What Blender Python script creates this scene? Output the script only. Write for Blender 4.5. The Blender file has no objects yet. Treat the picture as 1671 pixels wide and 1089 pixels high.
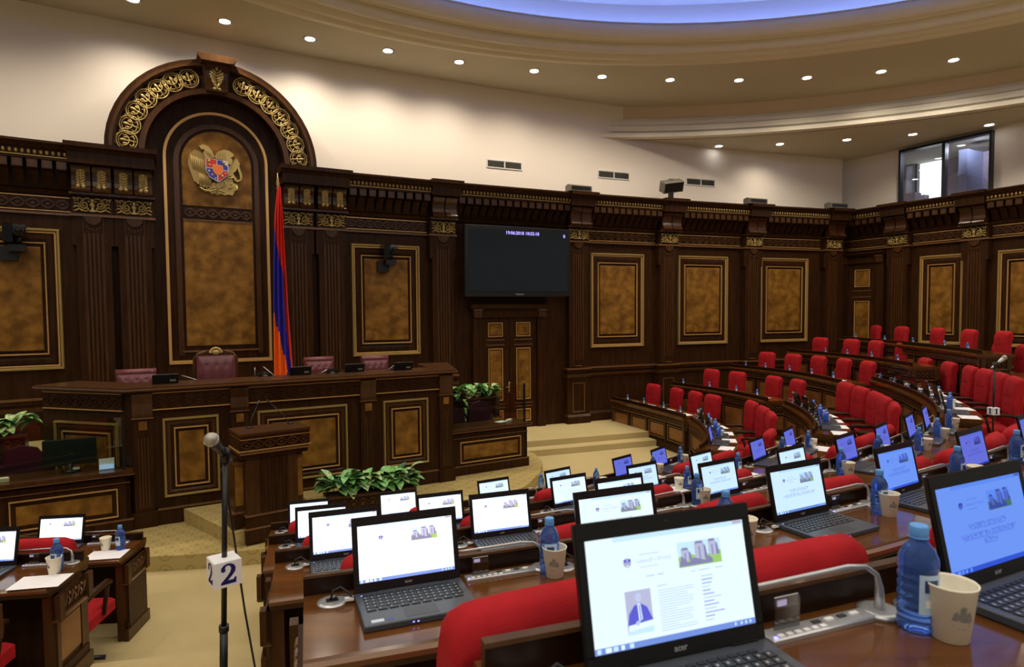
import bpy, math, random
from mathutils import Vector, Matrix
random.seed(7)
S = bpy.context.scene
COL = S.collection
PI = math.pi
R_ = math.radians
# ------------------------------------------------------------------ camera
CAMZ = 2.815
FPX, PITCH, ROLL = 1029.63, 0.04568, -0.00785
_f0 = Vector((0, math.cos(PITCH), -math.sin(PITCH)))
_u0 = Vector((0, math.sin(PITCH), math.cos(PITCH)))
_r0 = Vector((1, 0, 0))
CR = _r0 * math.cos(ROLL) + _u0 * math.sin(ROLL)
CU = -_r0 * math.sin(ROLL) + _u0 * math.cos(ROLL)
cam_d = bpy.data.cameras.new('camera')
cam = bpy.data.objects.new('camera', cam_d)
COL.objects.link(cam)
mw = Matrix.Identity(4)
for i in range(3):
    mw[i][0] = CR[i]; mw[i][1] = CU[i]; mw[i][2] = -_f0[i]
mw[2][3] = CAMZ
cam.matrix_world = mw
cam_d.sensor_width = 36; cam_d.sensor_fit = 'HORIZONTAL'
cam_d.lens = FPX / 1671 * 36
cam_d.shift_y = 12 / 1671
cam_d.clip_start = .05; cam_d.clip_end = 100
cam_d.dof.use_dof = True; cam_d.dof.focus_distance = 4.6; cam_d.dof.aperture_fstop = 5.0
S.camera = cam
# ------------------------------------------------------------------ world, exposure, big lights
S.view_settings.view_transform = 'Standard'; S.view_settings.look = 'None'
S.view_settings.gamma = 1; S.view_settings.use_curve_mapping = False
S.view_settings.exposure = 0.0
S.cycles.max_bounces = 6; S.cycles.diffuse_bounces = 3; S.cycles.glossy_bounces = 3
S.cycles.transmission_bounces = 5; S.cycles.transparent_max_bounces = 6
S.cycles.sample_clamp_indirect = 4
w = bpy.data.worlds.new('world'); S.world = w; w.use_nodes = True
w.node_tree.nodes['Background'].inputs[0].default_value = (1.0, .93, .80, 1)
w.node_tree.nodes['Background'].inputs[1].default_value = .15
CEIL = 7.66
def lamp(name, kind, loc, energy, color=(1, .87, .70), **kw):
    l = bpy.data.lights.new(name, kind); l.energy = energy; l.color = color
    for k, v in kw.items(): setattr(l, k, v)
    o = bpy.data.objects.new(name, l); o.location = loc; COL.objects.link(o)
    return o
DC = Vector((2.85, 2.35))          # centre of the round ceiling
RING = [(-5.78, 9.92), (-4.71, 10.67), (-3.52, 11.36), (-2.25, 11.89), (-.98, 12.44), (.49, 12.92), (1.9, 13.26),
        (3.36, 13.47), (4.82, 13.52), (6.2, 13.41), (7.57, 13.1), (8.65, 12.53), (9.6, 11.66)]
RING += [(DC.x + 11.3 * math.cos(a), DC.y + 11.3 * math.sin(a)) for a in [R_(x) for x in (42, 34, 26, 18, 10, 2, -10, -22, -34, -46, -58, -70, -82, -94, -106, -118, -130, -142, 148, 157, 166, 175, 188, 202)]]
SOFL = [(6.66, 15.8), (8.13, 15.45), (9.45, 15.02), (5.2, 15.95), (10.7, 14.3)]
for (x, y) in RING:
    lamp('downlight_lamp', 'SPOT', (x, y, CEIL - .03), 190 if y > 2 else 330, spot_size=R_(150), spot_blend=.9, shadow_soft_size=.09)
for (x, y) in SOFL[:3]:
    lamp('downlight_lamp', 'SPOT', (x, y, 6.88), 85, spot_size=R_(150), spot_blend=.9, shadow_soft_size=.07)
dl = lamp('dome_fill_light', 'AREA', (DC.x, DC.y - 1, 7.5), 420, color=(1, .93, .80), shape='DISK', size=13)  # broad fill light added under the dome, no fitting hangs there
DOMEL = [(DC.x + 6.6 * math.cos(R_(a)), DC.y + 6.6 * math.sin(R_(a))) for a in range(15, 375, 36)]
for (x, y) in DOMEL:
    lamp('downlight_lamp', 'SPOT', (x, y, 8.24), 190, spot_size=R_(140), spot_blend=.8, shadow_soft_size=.12)
# ------------------------------------------------------------------ materials
MATS = {}
def mat(name, col, rough=.5, metal=0., noise=None, coat=0., spec=.5, bump=None, emit=None, estr=1., alpha=1., trans=0., ior=1.45):
    m = bpy.data.materials.new(name); m.use_nodes = True
    nt = m.node_tree; b = nt.nodes['Principled BSDF']
    b.inputs['Base Color'].default_value = (*col, 1); b.inputs['Roughness'].default_value = rough
    b.inputs['Metallic'].default_value = metal; b.inputs['Coat Weight'].default_value = coat
    b.inputs['Coat Roughness'].default_value = .08; b.inputs['Specular IOR Level'].default_value = spec
    b.inputs['Transmission Weight'].default_value = trans; b.inputs['IOR'].default_value = ior
    b.inputs['Alpha'].default_value = alpha
    if emit: b.inputs['Emission Color'].default_value = (*emit, 1); b.inputs['Emission Strength'].default_value = estr
    if noise:
        c2, scale, det, stretch = noise
        tc = nt.nodes.new('ShaderNodeTexCoord'); mp = nt.nodes.new('ShaderNodeMapping')
        mp.inputs['Scale'].default_value = stretch
        n = nt.nodes.new('ShaderNodeTexNoise'); n.inputs['Scale'].default_value = scale; n.inputs['Detail'].default_value = det
        r = nt.nodes.new('ShaderNodeValToRGB'); r.color_ramp.elements[0].position = .35; r.color_ramp.elements[1].position = .65
        r.color_ramp.elements[0].color = (*col, 1); r.color_ramp.elements[1].color = (*c2, 1)
        nt.links.new(tc.outputs['Object'], mp.inputs[0]); nt.links.new(mp.outputs[0], n.inputs['Vector'])
        nt.links.new(n.outputs['Fac'], r.inputs[0]); nt.links.new(r.outputs[0], b.inputs['Base Color'])
    if bump:
        sc, st = bump
        tc = nt.nodes.new('ShaderNodeTexCoord')
        n = nt.nodes.new('ShaderNodeTexNoise'); n.inputs['Scale'].default_value = sc; n.inputs['Detail'].default_value = 3
        bp = nt.nodes.new('ShaderNodeBump'); bp.inputs['Strength'].default_value = st; bp.inputs['Distance'].default_value = .01
        nt.links.new(tc.outputs['Object'], n.inputs['Vector']); nt.links.new(n.outputs['Fac'], bp.inputs['Height']); nt.links.new(bp.outputs[0], b.inputs['Normal'])
    MATS[name] = m
    return m
mat('dark_wood', (.028, .0110, .0036), .36, noise=((.046, .0185, .0062), 3, 4, (6, 6, .7)), spec=.13, coat=.0)
mat('board_wood', (.016, .006, .003), .3, spec=.3)
mat('mid_wood', (.050, .021, .0068), .3, noise=((.078, .032, .0100), 3, 4, (6, 6, .7)), coat=.05, spec=.3)
mat('burl', (.125, .055, .008), .4, noise=((.29, .14, .024), 5.5, 8, (1, 1, 1)), coat=.0, spec=.25)
mat('desk_top', (.085, .030, .0065), .15, noise=((.13, .047, .010), 2, 4, (1, 7, 1)), coat=.2, spec=.4)
mat('desk_burl', (.2, .08, .018), .34, noise=((.27, .115, .03), 7, 6, (1, 1, 1)), coat=.2)
mat('gold', (.50, .37, .13), .42, metal=.35)
mat('gold_dull', (.40, .28, .09), .42, metal=.4)
mat('gold_line', (.70, .42, .14), .3, metal=.4)
mat('trim_wood', (.16, .075, .03), .22, coat=.6)
mat('gloss_wood', (.05, .018, .006), .24, coat=.35)
mat('plaster', (.86, .78, .68), .75, bump=(40, .03))
mat('ceiling_paint', (.58, .53, .40), .8)
mat('dome_paint', (.55, .48, .38), .8)
mat('mould_paint', (.80, .74, .60), .5)
mat('soffit_plaster', (.76, .60, .45), .8)
mat('black', (.008, .008, .009), .35)
mat('black_gloss', (.006, .006, .007), .12)
mat('dark_grey', (.035, .036, .04), .4)
mat('laptop_base', (.05, .058, .075), .36)
mat('key', (.02, .022, .026), .45)
mat('key_print', (.35, .37, .42), .6)
mat('silver', (.52, .53, .54), .3, metal=.65)
mat('chrome', (.7, .7, .7), .15, metal=1.)
mat('white', (.83, .83, .84), .5)
mat('paper', (.9, .9, .93), .6)
mat('cup_paper', (.95, .89, .70), .55)
mat('cup_print', (.23, .22, .2), .6)
mat('cap_blue', (.12, .36, .82), .4)
mat('bottle_blue', (.16, .34, .98), .04, trans=.82, ior=1.33)
mat('bottle_clear', (.8, .87, .92), .05, trans=1., ior=1.33)
mat('bottle_label', (.45, .62, .78), .4)
mat('label_dark', (.03, .05, .2), .4)
mat('red_fabric', (.43, .014, .020), .85, noise=((.35, .010, .015), 9, 4, (1, 1, 1)), spec=.2, bump=(240, .25))
mat('red_dark', (.16, .004, .006), .85, spec=.2)
mat('maroon', (.165, .045, .055), .36, coat=.2)
mat('maroon_dark', (.06, .014, .02), .5)
mat('purple_fabric', (.045, .012, .026), .9, spec=.2)
mat('wire_black', (.006, .006, .006), .5)
mat('ink_navy', (.012, .012, .13), .5)
mat('tv_glass', (.010, .014, .018), .1, emit=(.012, .02, .03), estr=.12)
mat('leaf', (.09, .34, .07), .38, noise=((.26, .55, .18), 22, 3, (1, 1, 1)))
mat('leaf_pale', (.66, .76, .42), .4, noise=((.12, .36, .09), 26, 3, (1, 1, 1)))
mat('leaf_dark', (.02, .11, .035), .4)
mat('flag_red', (.85, .03, .015), .7); mat('flag_blue', (.03, .025, .42), .7); mat('flag_orange', (1.0, .17, .01), .7)
mat('soil', (.02, .012, .008), .9)
mat('enamel_red', (.55, .03, .02), .35); mat('enamel_blue', (.04, .04, .34), .35); mat('enamel_orange', (.85, .20, .03), .35)
mat('speaker_grey', (.16, .15, .115), .5)
mat('monitor_glass', (.02, .03, .028), .16)
def emat(name, col, st):
    m = bpy.data.materials.new(name); m.use_nodes = True; nt = m.node_tree
    nt.nodes.remove(nt.nodes['Principled BSDF'])
    e = nt.nodes.new('ShaderNodeEmission'); e.inputs[0].default_value = (*col, 1); e.inputs[1].default_value = st
    nt.links.new(e.outputs[0], nt.nodes['Material Output'].inputs[0]); MATS[name] = m; return m
emat('lamp_disc', (1, .97, .9), 14)
emat('cove_led', (.16, .27, 1.0), 26)
emat('daylight', (.86, .93, 1.0), 2.2)
emat('tv_text', (.42, .36, 1.0), 1.6)
emat('led_blue', (.2, .2, 1.0), 4)
# three looks of the same lit page: bright white, cool white, blue
for tag_, pg, st in (('white', (.93, .97, 1.0), 1.35), ('cool', (.62, .84, 1.0), 1.05), ('blue', (.17, .33, .97), .95), ('violet', (.16, .19, .82), .85)):
    emat('page_' + tag_, pg, st)
    emat('sky_' + tag_, tuple(a * b for a, b in zip(pg, (.72, .86, .98))), st)
    emat('text_' + tag_, tuple(a * b for a, b in zip(pg, (.58, .64, .80))), st)
    emat('head_' + tag_, tuple(a * b for a, b in zip(pg, (.52, .58, .80))), st)
    emat('link_' + tag_, tuple(a * b for a, b in zip(pg, (.38, .38, .75))), st)
    emat('bar_' + tag_, tuple(a * b for a, b in zip(pg, (.22, .30, .72))), st)
    emat('stone_' + tag_, tuple(a * b for a, b in zip(pg, (.60, .52, .68))), st)
    emat('stone2_' + tag_, tuple(a * b for a, b in zip(pg, (.30, .24, .42))), st)
    emat('grass_' + tag_, tuple(a * b for a, b in zip(pg, (.42, .55, .16))), st)
    emat('crest_' + tag_, tuple(a * b for a, b in zip(pg, (.55, .35, .42))), st)
    emat('suit_' + tag_, tuple(a * b for a, b in zip(pg, (.14, .12, .5))), st)
    emat('skin_' + tag_, tuple(a * b for a, b in zip(pg, (.66, .55, .66))), st)
# carpet and glass
def carpet(name, c1, c2, pat=0):
    m = mat(name, c1, .95, spec=.1, bump=(300, .5)); nt = m.node_tree; b = nt.nodes['Principled BSDF']
    tc = nt.nodes.new('ShaderNodeTexCoord'); n = nt.nodes.new('ShaderNodeTexNoise'); n.inputs['Scale'].default_value = 60
    n2 = nt.nodes.new('ShaderNodeTexNoise'); n2.inputs['Scale'].default_value = 1.3
    nt.links.new(tc.outputs['Object'], n2.inputs['Vector']); nt.links.new(tc.outputs['Object'], n.inputs['Vector'])
    mx = nt.nodes.new('ShaderNodeMix'); mx.data_type = 'RGBA'; mx.inputs[6].default_value = (*c1, 1); mx.inputs[7].default_value = (*c2, 1)
    ad = nt.nodes.new('ShaderNodeMath'); ad.operation = 'MULTIPLY_ADD'; ad.inputs[1].default_value = .6; ad.use_clamp = True
    nt.links.new(n.outputs['Fac'], ad.inputs[0]); nt.links.new(n2.outputs['Fac'], ad.inputs[2])
    sb = nt.nodes.new('ShaderNodeMath'); sb.operation = 'SUBTRACT'; sb.inputs[1].default_value = .3; sb.use_clamp = True
    nt.links.new(ad.outputs[0], sb.inputs[0]); nt.links.new(sb.outputs[0], mx.inputs[0])
    out = mx.outputs[2]
    if pat:
        mp = nt.nodes.new('ShaderNodeMapping'); mp.inputs['Rotation'].default_value = (0, 0, R_(30))
        nt.links.new(tc.outputs['Object'], mp.inputs[0])
        v = nt.nodes.new('ShaderNodeTexVoronoi'); v.inputs['Scale'].default_value = 5.5; v.inputs['Randomness'].default_value = .0
        nt.links.new(mp.outputs[0], v.inputs['Vector'])
        rp = nt.nodes.new('ShaderNodeValToRGB'); e = rp.color_ramp.elements
        e[0].position = .12; e[0].color = (1, 1, 1, 1); e[1].position = .2; e[1].color = (0, 0, 0, 1)
        e2 = rp.color_ramp.elements.new(.30); e2.color = (0, 0, 0, 1); e3 = rp.color_ramp.elements.new(.36); e3.color = (.8, .8, .8, 1); e4 = rp.color_ramp.elements.new(.44); e4.color = (0, 0, 0, 1)
        nt.links.new(v.outputs['Distance'], rp.inputs[0])
        m2 = nt.nodes.new('ShaderNodeMix'); m2.data_type = 'RGBA'; m2.inputs[7].default_value = (c1[0] * .62, c1[1] * .55, c1[2] * .42, 1)
        fm = nt.nodes.new('ShaderNodeMath'); fm.operation = 'MULTIPLY'; fm.inputs[1].default_value = .85
        nt.links.new(rp.outputs[0], fm.inputs[0]); nt.links.new(fm.outputs[0], m2.inputs[0]); nt.links.new(out, m2.inputs[6]); out = m2.outputs[2]
    nt.links.new(out, b.inputs['Base Color'])
carpet('carpet', (.60, .49, .25), (.50, .40, .19))
carpet('carpet_pattern', (.52, .41, .17), (.44, .34, .13), 1)
def thin_glass(name, tint, refl):
    m = bpy.data.materials.new(name); m.use_nodes = True; nt = m.node_tree; nt.nodes.remove(nt.nodes['Principled BSDF'])
    t = nt.nodes.new('ShaderNodeBsdfTransparent'); t.inputs[0].default_value = (*tint, 1)
    g = nt.nodes.new('ShaderNodeBsdfGlossy'); g.inputs['Roughness'].default_value = .02
    mx = nt.nodes.new('ShaderNodeMixShader'); mx.inputs[0].default_value = refl
    nt.links.new(t.outputs[0], mx.inputs[1]); nt.links.new(g.outputs[0], mx.inputs[2]); nt.links.new(mx.outputs[0], nt.nodes['Material Output'].inputs[0]); MATS[name] = m
thin_glass('clear_glass', (.80, .84, .78), .05)
thin_glass('window_glass', (.9, .92, .95), .12)
thin_glass('acrylic', (.5, .5, .5), .14)
# ------------------------------------------------------------------ mesh helpers
class MB:
    def __init__(s): s.v = []; s.f = []; s.m = []; s.s = []; s.mats = []
    def mi(s, m):
        if m not in s.mats: s.mats.append(m)
        return s.mats.index(m)
    def add(s, vs, fs, m, M=None, smooth=False):
        k = len(s.v); i = s.mi(m)
        s.v += [tuple(M @ Vector(v)) if M else tuple(v) for v in vs]
        for f in fs: s.f.append([k + j for j in f]); s.m.append(i); s.s.append(smooth)
        return s
    def box(s, x0, x1, y0, y1, z0, z1, m, M=None):
        v = [(x, y, z) for z in (z0, z1) for y in (y0, y1) for x in (x0, x1)]
        return s.add(v, [(0, 2, 3, 1), (4, 5, 7, 6), (0, 1, 5, 4), (2, 6, 7, 3), (0, 4, 6, 2), (1, 3, 7, 5)], m, M)
    def cbox(s, x0, x1, y0, y1, z0, z1, c, m, M=None):       # box with its top and front edges chamfered
        v = []
        for z, g in ((z0, 0), (z1 - c, 0), (z1, c)):
            v += [(x0 + g, y0 + g, z), (x1 - g, y0 + g, z), (x1 - g, y1 - g, z), (x0 + g, y1 - g, z)]
        f = [(3, 2, 1, 0), (8, 9, 10, 11)]
        for a in (0, 4):
            for i in range(4): j = (i + 1) % 4; f.append((a + i, a + j, a + 4 + j, a + 4 + i))
        return s.add(v, f, m, M)
    def ext(s, poly, d, m, M=None, plane='xz', smooth=False):   # extrude a polygon: plane xz along y (0..d), yz along x, xy along z
        n = len(poly); d0, d1 = d
        P = {'xz': lambda a, b, c: (a, c, b), 'yz': lambda a, b, c: (c, a, b), 'xy': lambda a, b, c: (a, b, c)}[plane]
        v = [P(a, b, d0) for a, b in poly] + [P(a, b, d1) for a, b in poly]
        s.add(v, [list(range(n))[::-1], list(range(n, 2 * n))], m, M)
        k = len(s.v) - 2 * n; i = s.mi(m)
        for q in range(n):
            r = (q + 1) % n; s.f.append([k + q, k + r, k + n + r, k + n + q]); s.m.append(i); s.s.append(smooth)
        return s
    def loft(s, rings, m, M=None, close=True, caps=True, smooth=True):
        n = len(rings[0]); v = [p for r in rings for p in r]; f = []
        for a in range(len(rings) - 1):
            for q in range(n if close else n - 1):
                r = (q + 1) % n; f.append((a * n + q, a * n + r, (a + 1) * n + r, (a + 1) * n + q))
        s.add(v, f, m, M, smooth)
        if caps:
            k = len(s.v) - len(v); i = s.mi(m)
            s.f += [[k + j for j in range(n)][::-1], [k + (len(rings) - 1) * n + j for j in range(n)]]; s.m += [i, i]; s.s += [False, False]
        return s
    def tube(s, pts, r, m, n=6, M=None, closed=False):
        pts = [Vector(p) for p in pts]; rings = []; N = len(pts)
        rr = r if isinstance(r, (list, tuple)) else [r] * N
        ref = None
        for i, p in enumerate(pts):
            a = pts[(i - 1) % N] if (closed or i > 0) else p; b = pts[(i + 1) % N] if (closed or i < N - 1) else p
            t = (b - a).normalized()
            if ref is None: ref = Vector((0, 0, 1)) if abs(t.z) < .9 else Vector((1, 0, 0))
            x = ref.cross(t); x = x.normalized() if x.length > 1e-6 else Vector((1, 0, 0)); y = t.cross(x); ref = y
            rings.append([p + (x * math.cos(2 * PI * k / n) + y * math.sin(2 * PI * k / n)) * rr[i] for k in range(n)])
        if closed: rings.append(rings[0])
        return s.loft(rings, m, M, caps=not closed)
    def lathe(s, prof, m, n=16, M=None, smooth=True, caps=True):
        return s.loft([[(r * math.cos(2 * PI * k / n), r * math.sin(2 * PI * k / n), z) for k in range(n)] for r, z in prof], m, M, caps=caps, smooth=smooth)
    def ball(s, c, r, m, n=8, M=None, sc=(1, 1, 1)):
        h = n // 2 + 1; T = Matrix.Translation(c) @ Matrix.Diagonal((*sc, 1))
        if M: T = M @ T
        return s.loft([[(r * math.sin(PI * (i + .02) / (h + .04)) * math.cos(2 * PI * k / n), r * math.sin(PI * (i + .02) / (h + .04)) * math.sin(2 * PI * k / n), -r * math.cos(PI * (i + .02) / (h + .04))) for k in range(n)] for i in range(h + 1)], m, T)
    def frame(s, x0, x1, z0, z1, wd, y0, y1, m, M=None):     # rectangular mitred moulding, sloping face: y0 outer/wall, y1 crest
        pr = [(0, y0), (wd * .25, y1), (wd * .7, y1), (wd, y0 + (y1 - y0) * .35)]
        rings = []
        for cx, cz, sx, sz in ((x0, z0, 1, 1), (x1, z0, -1, 1), (x1, z1, -1, -1), (x0, z1, 1, -1)):
            rings.append([(cx + sx * a, y, cz + sz * a) for a, y in pr])
        rings.append(rings[0])
        return s.loft(rings, m, M, close=False, caps=False, smooth=False)
    def sweep(s, path, prof, m, z=0, caps=True, M=None):     # path: list of (x, y, nx, ny); prof: closed list of (offset, z)
        rings = [[(x + nx * o, y + ny * o, z + h) for o, h in prof] for x, y, nx, ny in path]
        return s.loft(rings, m, M, smooth=False, caps=caps)
    def build(s, name, parent=None, M=None):
        me = bpy.data.meshes.new(name); me.from_pydata(s.v, [], s.f)
        for m in s.mats: me.materials.append(MATS[m])
        me.polygons.foreach_set('material_index', s.m); me.polygons.foreach_set('use_smooth', s.s); me.update()
        o = bpy.data.objects.new(name, me); COL.objects.link(o)
        if parent: o.parent = parent
        if M: o.matrix_local = M
        return o
def use(me_obj, name, parent, M=None):
    o = bpy.data.objects.new(name, me_obj.data if hasattr(me_obj, 'data') else me_obj); COL.objects.link(o)
    o.parent = parent
    if M: o.matrix_local = M
    return o
def mesh_of(mb, name):
    o = mb.build(name); me = o.data; bpy.data.objects.remove(o); return me
def tag(o, label, cat, group=None, kind=None):
    o['label'] = label; o['category'] = cat
    if group: o['group'] = group
    if kind: o['kind'] = kind
    return o
def struct(o): o['kind'] = 'structure'; return o
def stuff(o): o['kind'] = 'stuff'; return o
def thing(name, M, label, cat, group=None):
    o = bpy.data.objects.new(name, None); o.empty_display_size = .1; COL.objects.link(o); o.matrix_world = M
    return tag(o, label, cat, group)
def XF(x, y, z, deg=0): return Matrix.Translation((x, y, z)) @ Matrix.Rotation(R_(deg), 4, 'Z')
def copy_tree(root, M, label, group=None):
    r = root.copy(); COL.objects.link(r); r.matrix_world = M; r['label'] = label
    if group: r['group'] = group
    for ch in root.children:
        c = ch.copy(); COL.objects.link(c); c.parent = r
        for g in ch.children:
            d = g.copy(); COL.objects.link(d); d.parent = c
    return r
ORD = ['first', 'second', 'third', 'fourth', 'fifth', 'sixth', 'seventh', 'eighth', 'ninth', 'tenth', 'eleventh', 'twelfth']
def at(px, py, z):       # a point of the photograph on the horizontal plane z
    d = _f0 + CR * (px - 835.5) / FPX - CU * (py - 556.5) / FPX
    t = (z - CAMZ) / d.z
    return Vector((d.x * t, d.y * t, z))
def text_mesh(body, size, m, bold=0, align='CENTER'):
    c = bpy.data.curves.new('t', 'FONT'); c.body = body; c.size = size; c.align_x = align; c.align_y = 'CENTER'; c.resolution_u = 2; c.offset = bold
    o = bpy.data.objects.new('t', c); COL.objects.link(o); bpy.context.view_layer.update()
    me = bpy.data.meshes.new_from_object(o.evaluated_get(bpy.context.evaluated_depsgraph_get()))
    bpy.data.objects.remove(o); me.materials.clear(); me.materials.append(MATS[m]); return me
def add_text(mb, body, size, m, M, bold=0, align='CENTER'):
    me = text_mesh(body, size, m, bold, align)
    mb.add([tuple(v.co) for v in me.vertices], [list(p.vertices) for p in me.polygons], m, M)
FACE = Matrix.Rotation(PI / 2, 4, 'X')      # text plane xy -> xz, facing -y
# ------------------------------------------------------------------ the panelled front wall (a shallow arc) and the side wall
WC = Vector((27.21208, -44.72927)); WR = 64.66937
WTOP = 5.45
def WM(s, off=0., z=0.):                    # local x along the wall, local -y into the room
    a = s / WR; r = WR - off
    return XF(WC.x + r * math.sin(a), WC.y + r * math.cos(a), z, -math.degrees(a))
KX, KY, KA = 9.2, 17.62, -61.0
def WS(t, off=0., z=0.):
    a = R_(KA); n = (math.sin(a), -math.cos(a))
    return XF(KX + t * math.cos(a) + n[0] * off, KY + t * math.sin(a) + n[1] * off, z, KA)
def arcpath(s0, s1, n):
    return [(WC.x + WR * math.sin(a), WC.y + WR * math.cos(a), -math.sin(a), -math.cos(a)) for a in [(s0 + (s1 - s0) * i / n) / WR for i in range(n + 1)]]
S0, S1 = -40.5, -18.35
mb = MB(); mb.sweep(arcpath(S0, S1, 24), [(-.25, -.3), (-.1, -.3), (-.1, CEIL + .05), (-.25, CEIL + .05)], 'plaster')
wall_front = struct(mb.build('wall_front'))
mb = MB(); mb.sweep(arcpath(S0, S1, 24), [(-.1, -.3), (0, -.3), (0, WTOP - .05), (-.1, WTOP - .05)], 'dark_wood')
mb.build('wood_panelling', wall_front)
mb = MB()
# side wall with the opening of the control room window
W0, W1, WZ0, WZ1 = 1.5, 3.57, 5.35, 6.86
for x0, x1, z0, z1 in ((-.2, W0, -.3, CEIL), (W1, 9.5, -.3, CEIL), (W0, W1, -.3, WZ0), (W0, W1, WZ1, CEIL)):
    mb.box(x0, x1, .1, .25, z0, z1, 'plaster', WS(0))
wall_side = struct(mb.build('wall_right'))
mb = MB(); mb.box(-.2, 9.5, 0, .1, -.3, 5.36, 'dark_wood', WS(0)); mb.build('wood_panelling', wall_side)
# --- shared pieces of joinery, local frame: x along, -y into the room
mb = MB()
mb.ext([(-.36, 5.185), (-.10, 5.185), (-.08, 4.80), (-.13, 4.86), (-.19, 4.97), (-.25, 5.03), (-.36, 5.05)], (-.068, .068), 'dark_wood', plane='yz')
mb.box(-.062, .062, -.366, -.36, 5.062, 5.172, 'mid_wood')
ME_MOD = mesh_of(mb, 'modillion')
CORN = [(.0, 4.70), (-.07, 4.71), (-.10, 4.77), (-.05, 4.80), (-.05, 5.19), (-.37, 5.19), (-.37, 5.235), (-.385, 5.33), (-.42, 5.35), (-.45, 5.40), (-.475, 5.415), (-.475, 5.45), (0, 5.45)]
def cornice(W, x0, x1, M, off=0):
    mb = MB(); mb.ext([(a, b) for a, b in CORN], (x0, x1), 'dark_wood', plane='yz')
    c = mb.build('cornice', W, M)
    mb = MB(); n = max(1, int(round((x1 - x0) / .075)))
    for i in range(n):
        x = x0 + (x1 - x0) * (i + .5) / n
        mb.ball((x, -.385, 5.285), .031, 'gold_dull', 6, sc=(.8, .6, 1.15))
    mb.box(x0, x1, -.383, -.37, 5.225, 5.238, 'gold_dull')
    stuff(mb.build('gilded_bead_moulding', c))
    n = max(1, int(round((x1 - x0) / .178)))
    for i in range(n):
        use(ME_MOD, 'modillion', W, M @ Matrix.Translation((x0 + (x1 - x0) * (i + .5) / n, 0, 0)))
def guilloche(mb, x0, x1, zc, amp, y, m, pitch=.19, wd=.018, th=.016):
    n = max(2, int(round((x1 - x0) / pitch))); L = (x1 - x0) / n; K = n * 8
    for ph in (0, PI):
        up, lo = [], []
        for i in range(K + 1):
            x = x0 + (x1 - x0) * i / K; z = zc + amp * math.sin(2 * PI * (x - x0) / L / 2 * 1.0 + ph); up.append((x, z + wd)); lo.append((x, z - wd))
        v = [(x, y, z) for x, z in up] + [(x, y, z) for x, z in lo] + [(x, y + th, z) for x, z in up] + [(x, y + th, z) for x, z in lo]
        N = K + 1; f = []
        for i in range(K): f += [(N + i, N + i + 1, i + 1, i), (i, i + 1, 2 * N + i + 1, 2 * N + i), (3 * N + i, 3 * N + i + 1, N + i + 1, N + i)]
        mb.add(v, f, m)
    for i in range(n + 1):
        x = x0 + L * i
        if i < n: mb.ext([(x + L / 2 + amp * .42 * math.cos(a) * 1.2, zc + amp * .42 * math.sin(a)) for a in [2 * PI * k / 8 for k in range(8)]], (y, y + th), m)
def band(W, x0, x1, M):
    mb = MB(); mb.box(x0, x1, -.03, 0, 4.43, 4.70, 'dark_wood'); mb.box(x0, x1, -.07, 0, 4.395, 4.43, 'trim_wood')
    b = mb.build('frieze', W, M)
    mb = MB(); mb.box(x0, x1, -.045, -.03, 4.455, 4.468, 'gold_line'); mb.box(x0, x1, -.045, -.03, 4.672, 4.686, 'gold_line'); mb.build('gilded_fillet', b)
    mb = MB(); guilloche(mb, x0 + .01, x1 - .01, 4.57, .062, -.05, 'mid_wood'); mb.build('carved_interlace', b)
def wall_panel(W, M, x0=-.70, x1=.70, z0=1.96, z1=4.18):
    mb = MB(); mb.frame(x0, x1, z0, z1, .05, -.01, -.055, 'gold_dull'); mb.frame(x0 + .05, x1 - .05, z0 + .05, z1 - .05, .03, -.012, -.03, 'gold_line')
    a = .19; mb.frame(x0 + .08, x1 - .08, z0 + .08, z1 - .08, .12, -.004, -.02, 'dark_wood')
    p = mb.build('panel_frame', W, M)
    mb = MB(); mb.frame(x0 + a, x1 - a, z0 + a + .05, z1 - a - .03, .026, -.01, -.05, 'gold_line'); mb.build('gilded_inner_frame', p)
    mb = MB(); mb.cbox(x0 + a + .065, x1 - a - .065, -(z1 - a - .10), -(z0 + a + .12), .0, .035, .012, 'burl', Matrix.Rotation(-PI / 2, 4, 'X') @ Matrix.Diagonal((1, 1, -1, 1)) if 0 else Matrix(((1, 0, 0, 0), (0, 0, -1, 0), (0, -1, 0, 0), (0, 0, 0, 1))))
    mb.build('burl_inlay', p)
def rail(W, x0, x1, M, y=-.0, low=1):
    mb = MB(); mb.box(x0, x1, y - .05, 0, 1.485, 1.525, 'trim_wood'); mb.box(x0, x1, y - .035, 0, 1.42, 1.485, 'dark_wood')
    mb.ext([(0, 1.30), (y - .03, 1.30), (y - .055, 1.345), (y - .055, 1.375), (0, 1.375)], (x0, x1), 'mid_wood', plane='yz')
    mb.ext([(0, -.2), (y - .05, -.2), (y - .05, .42), (y - .02, .47), (0, .47)], (x0, x1), 'dark_wood', plane='yz')
    mb.build('wainscot_rail', W, M)
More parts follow.
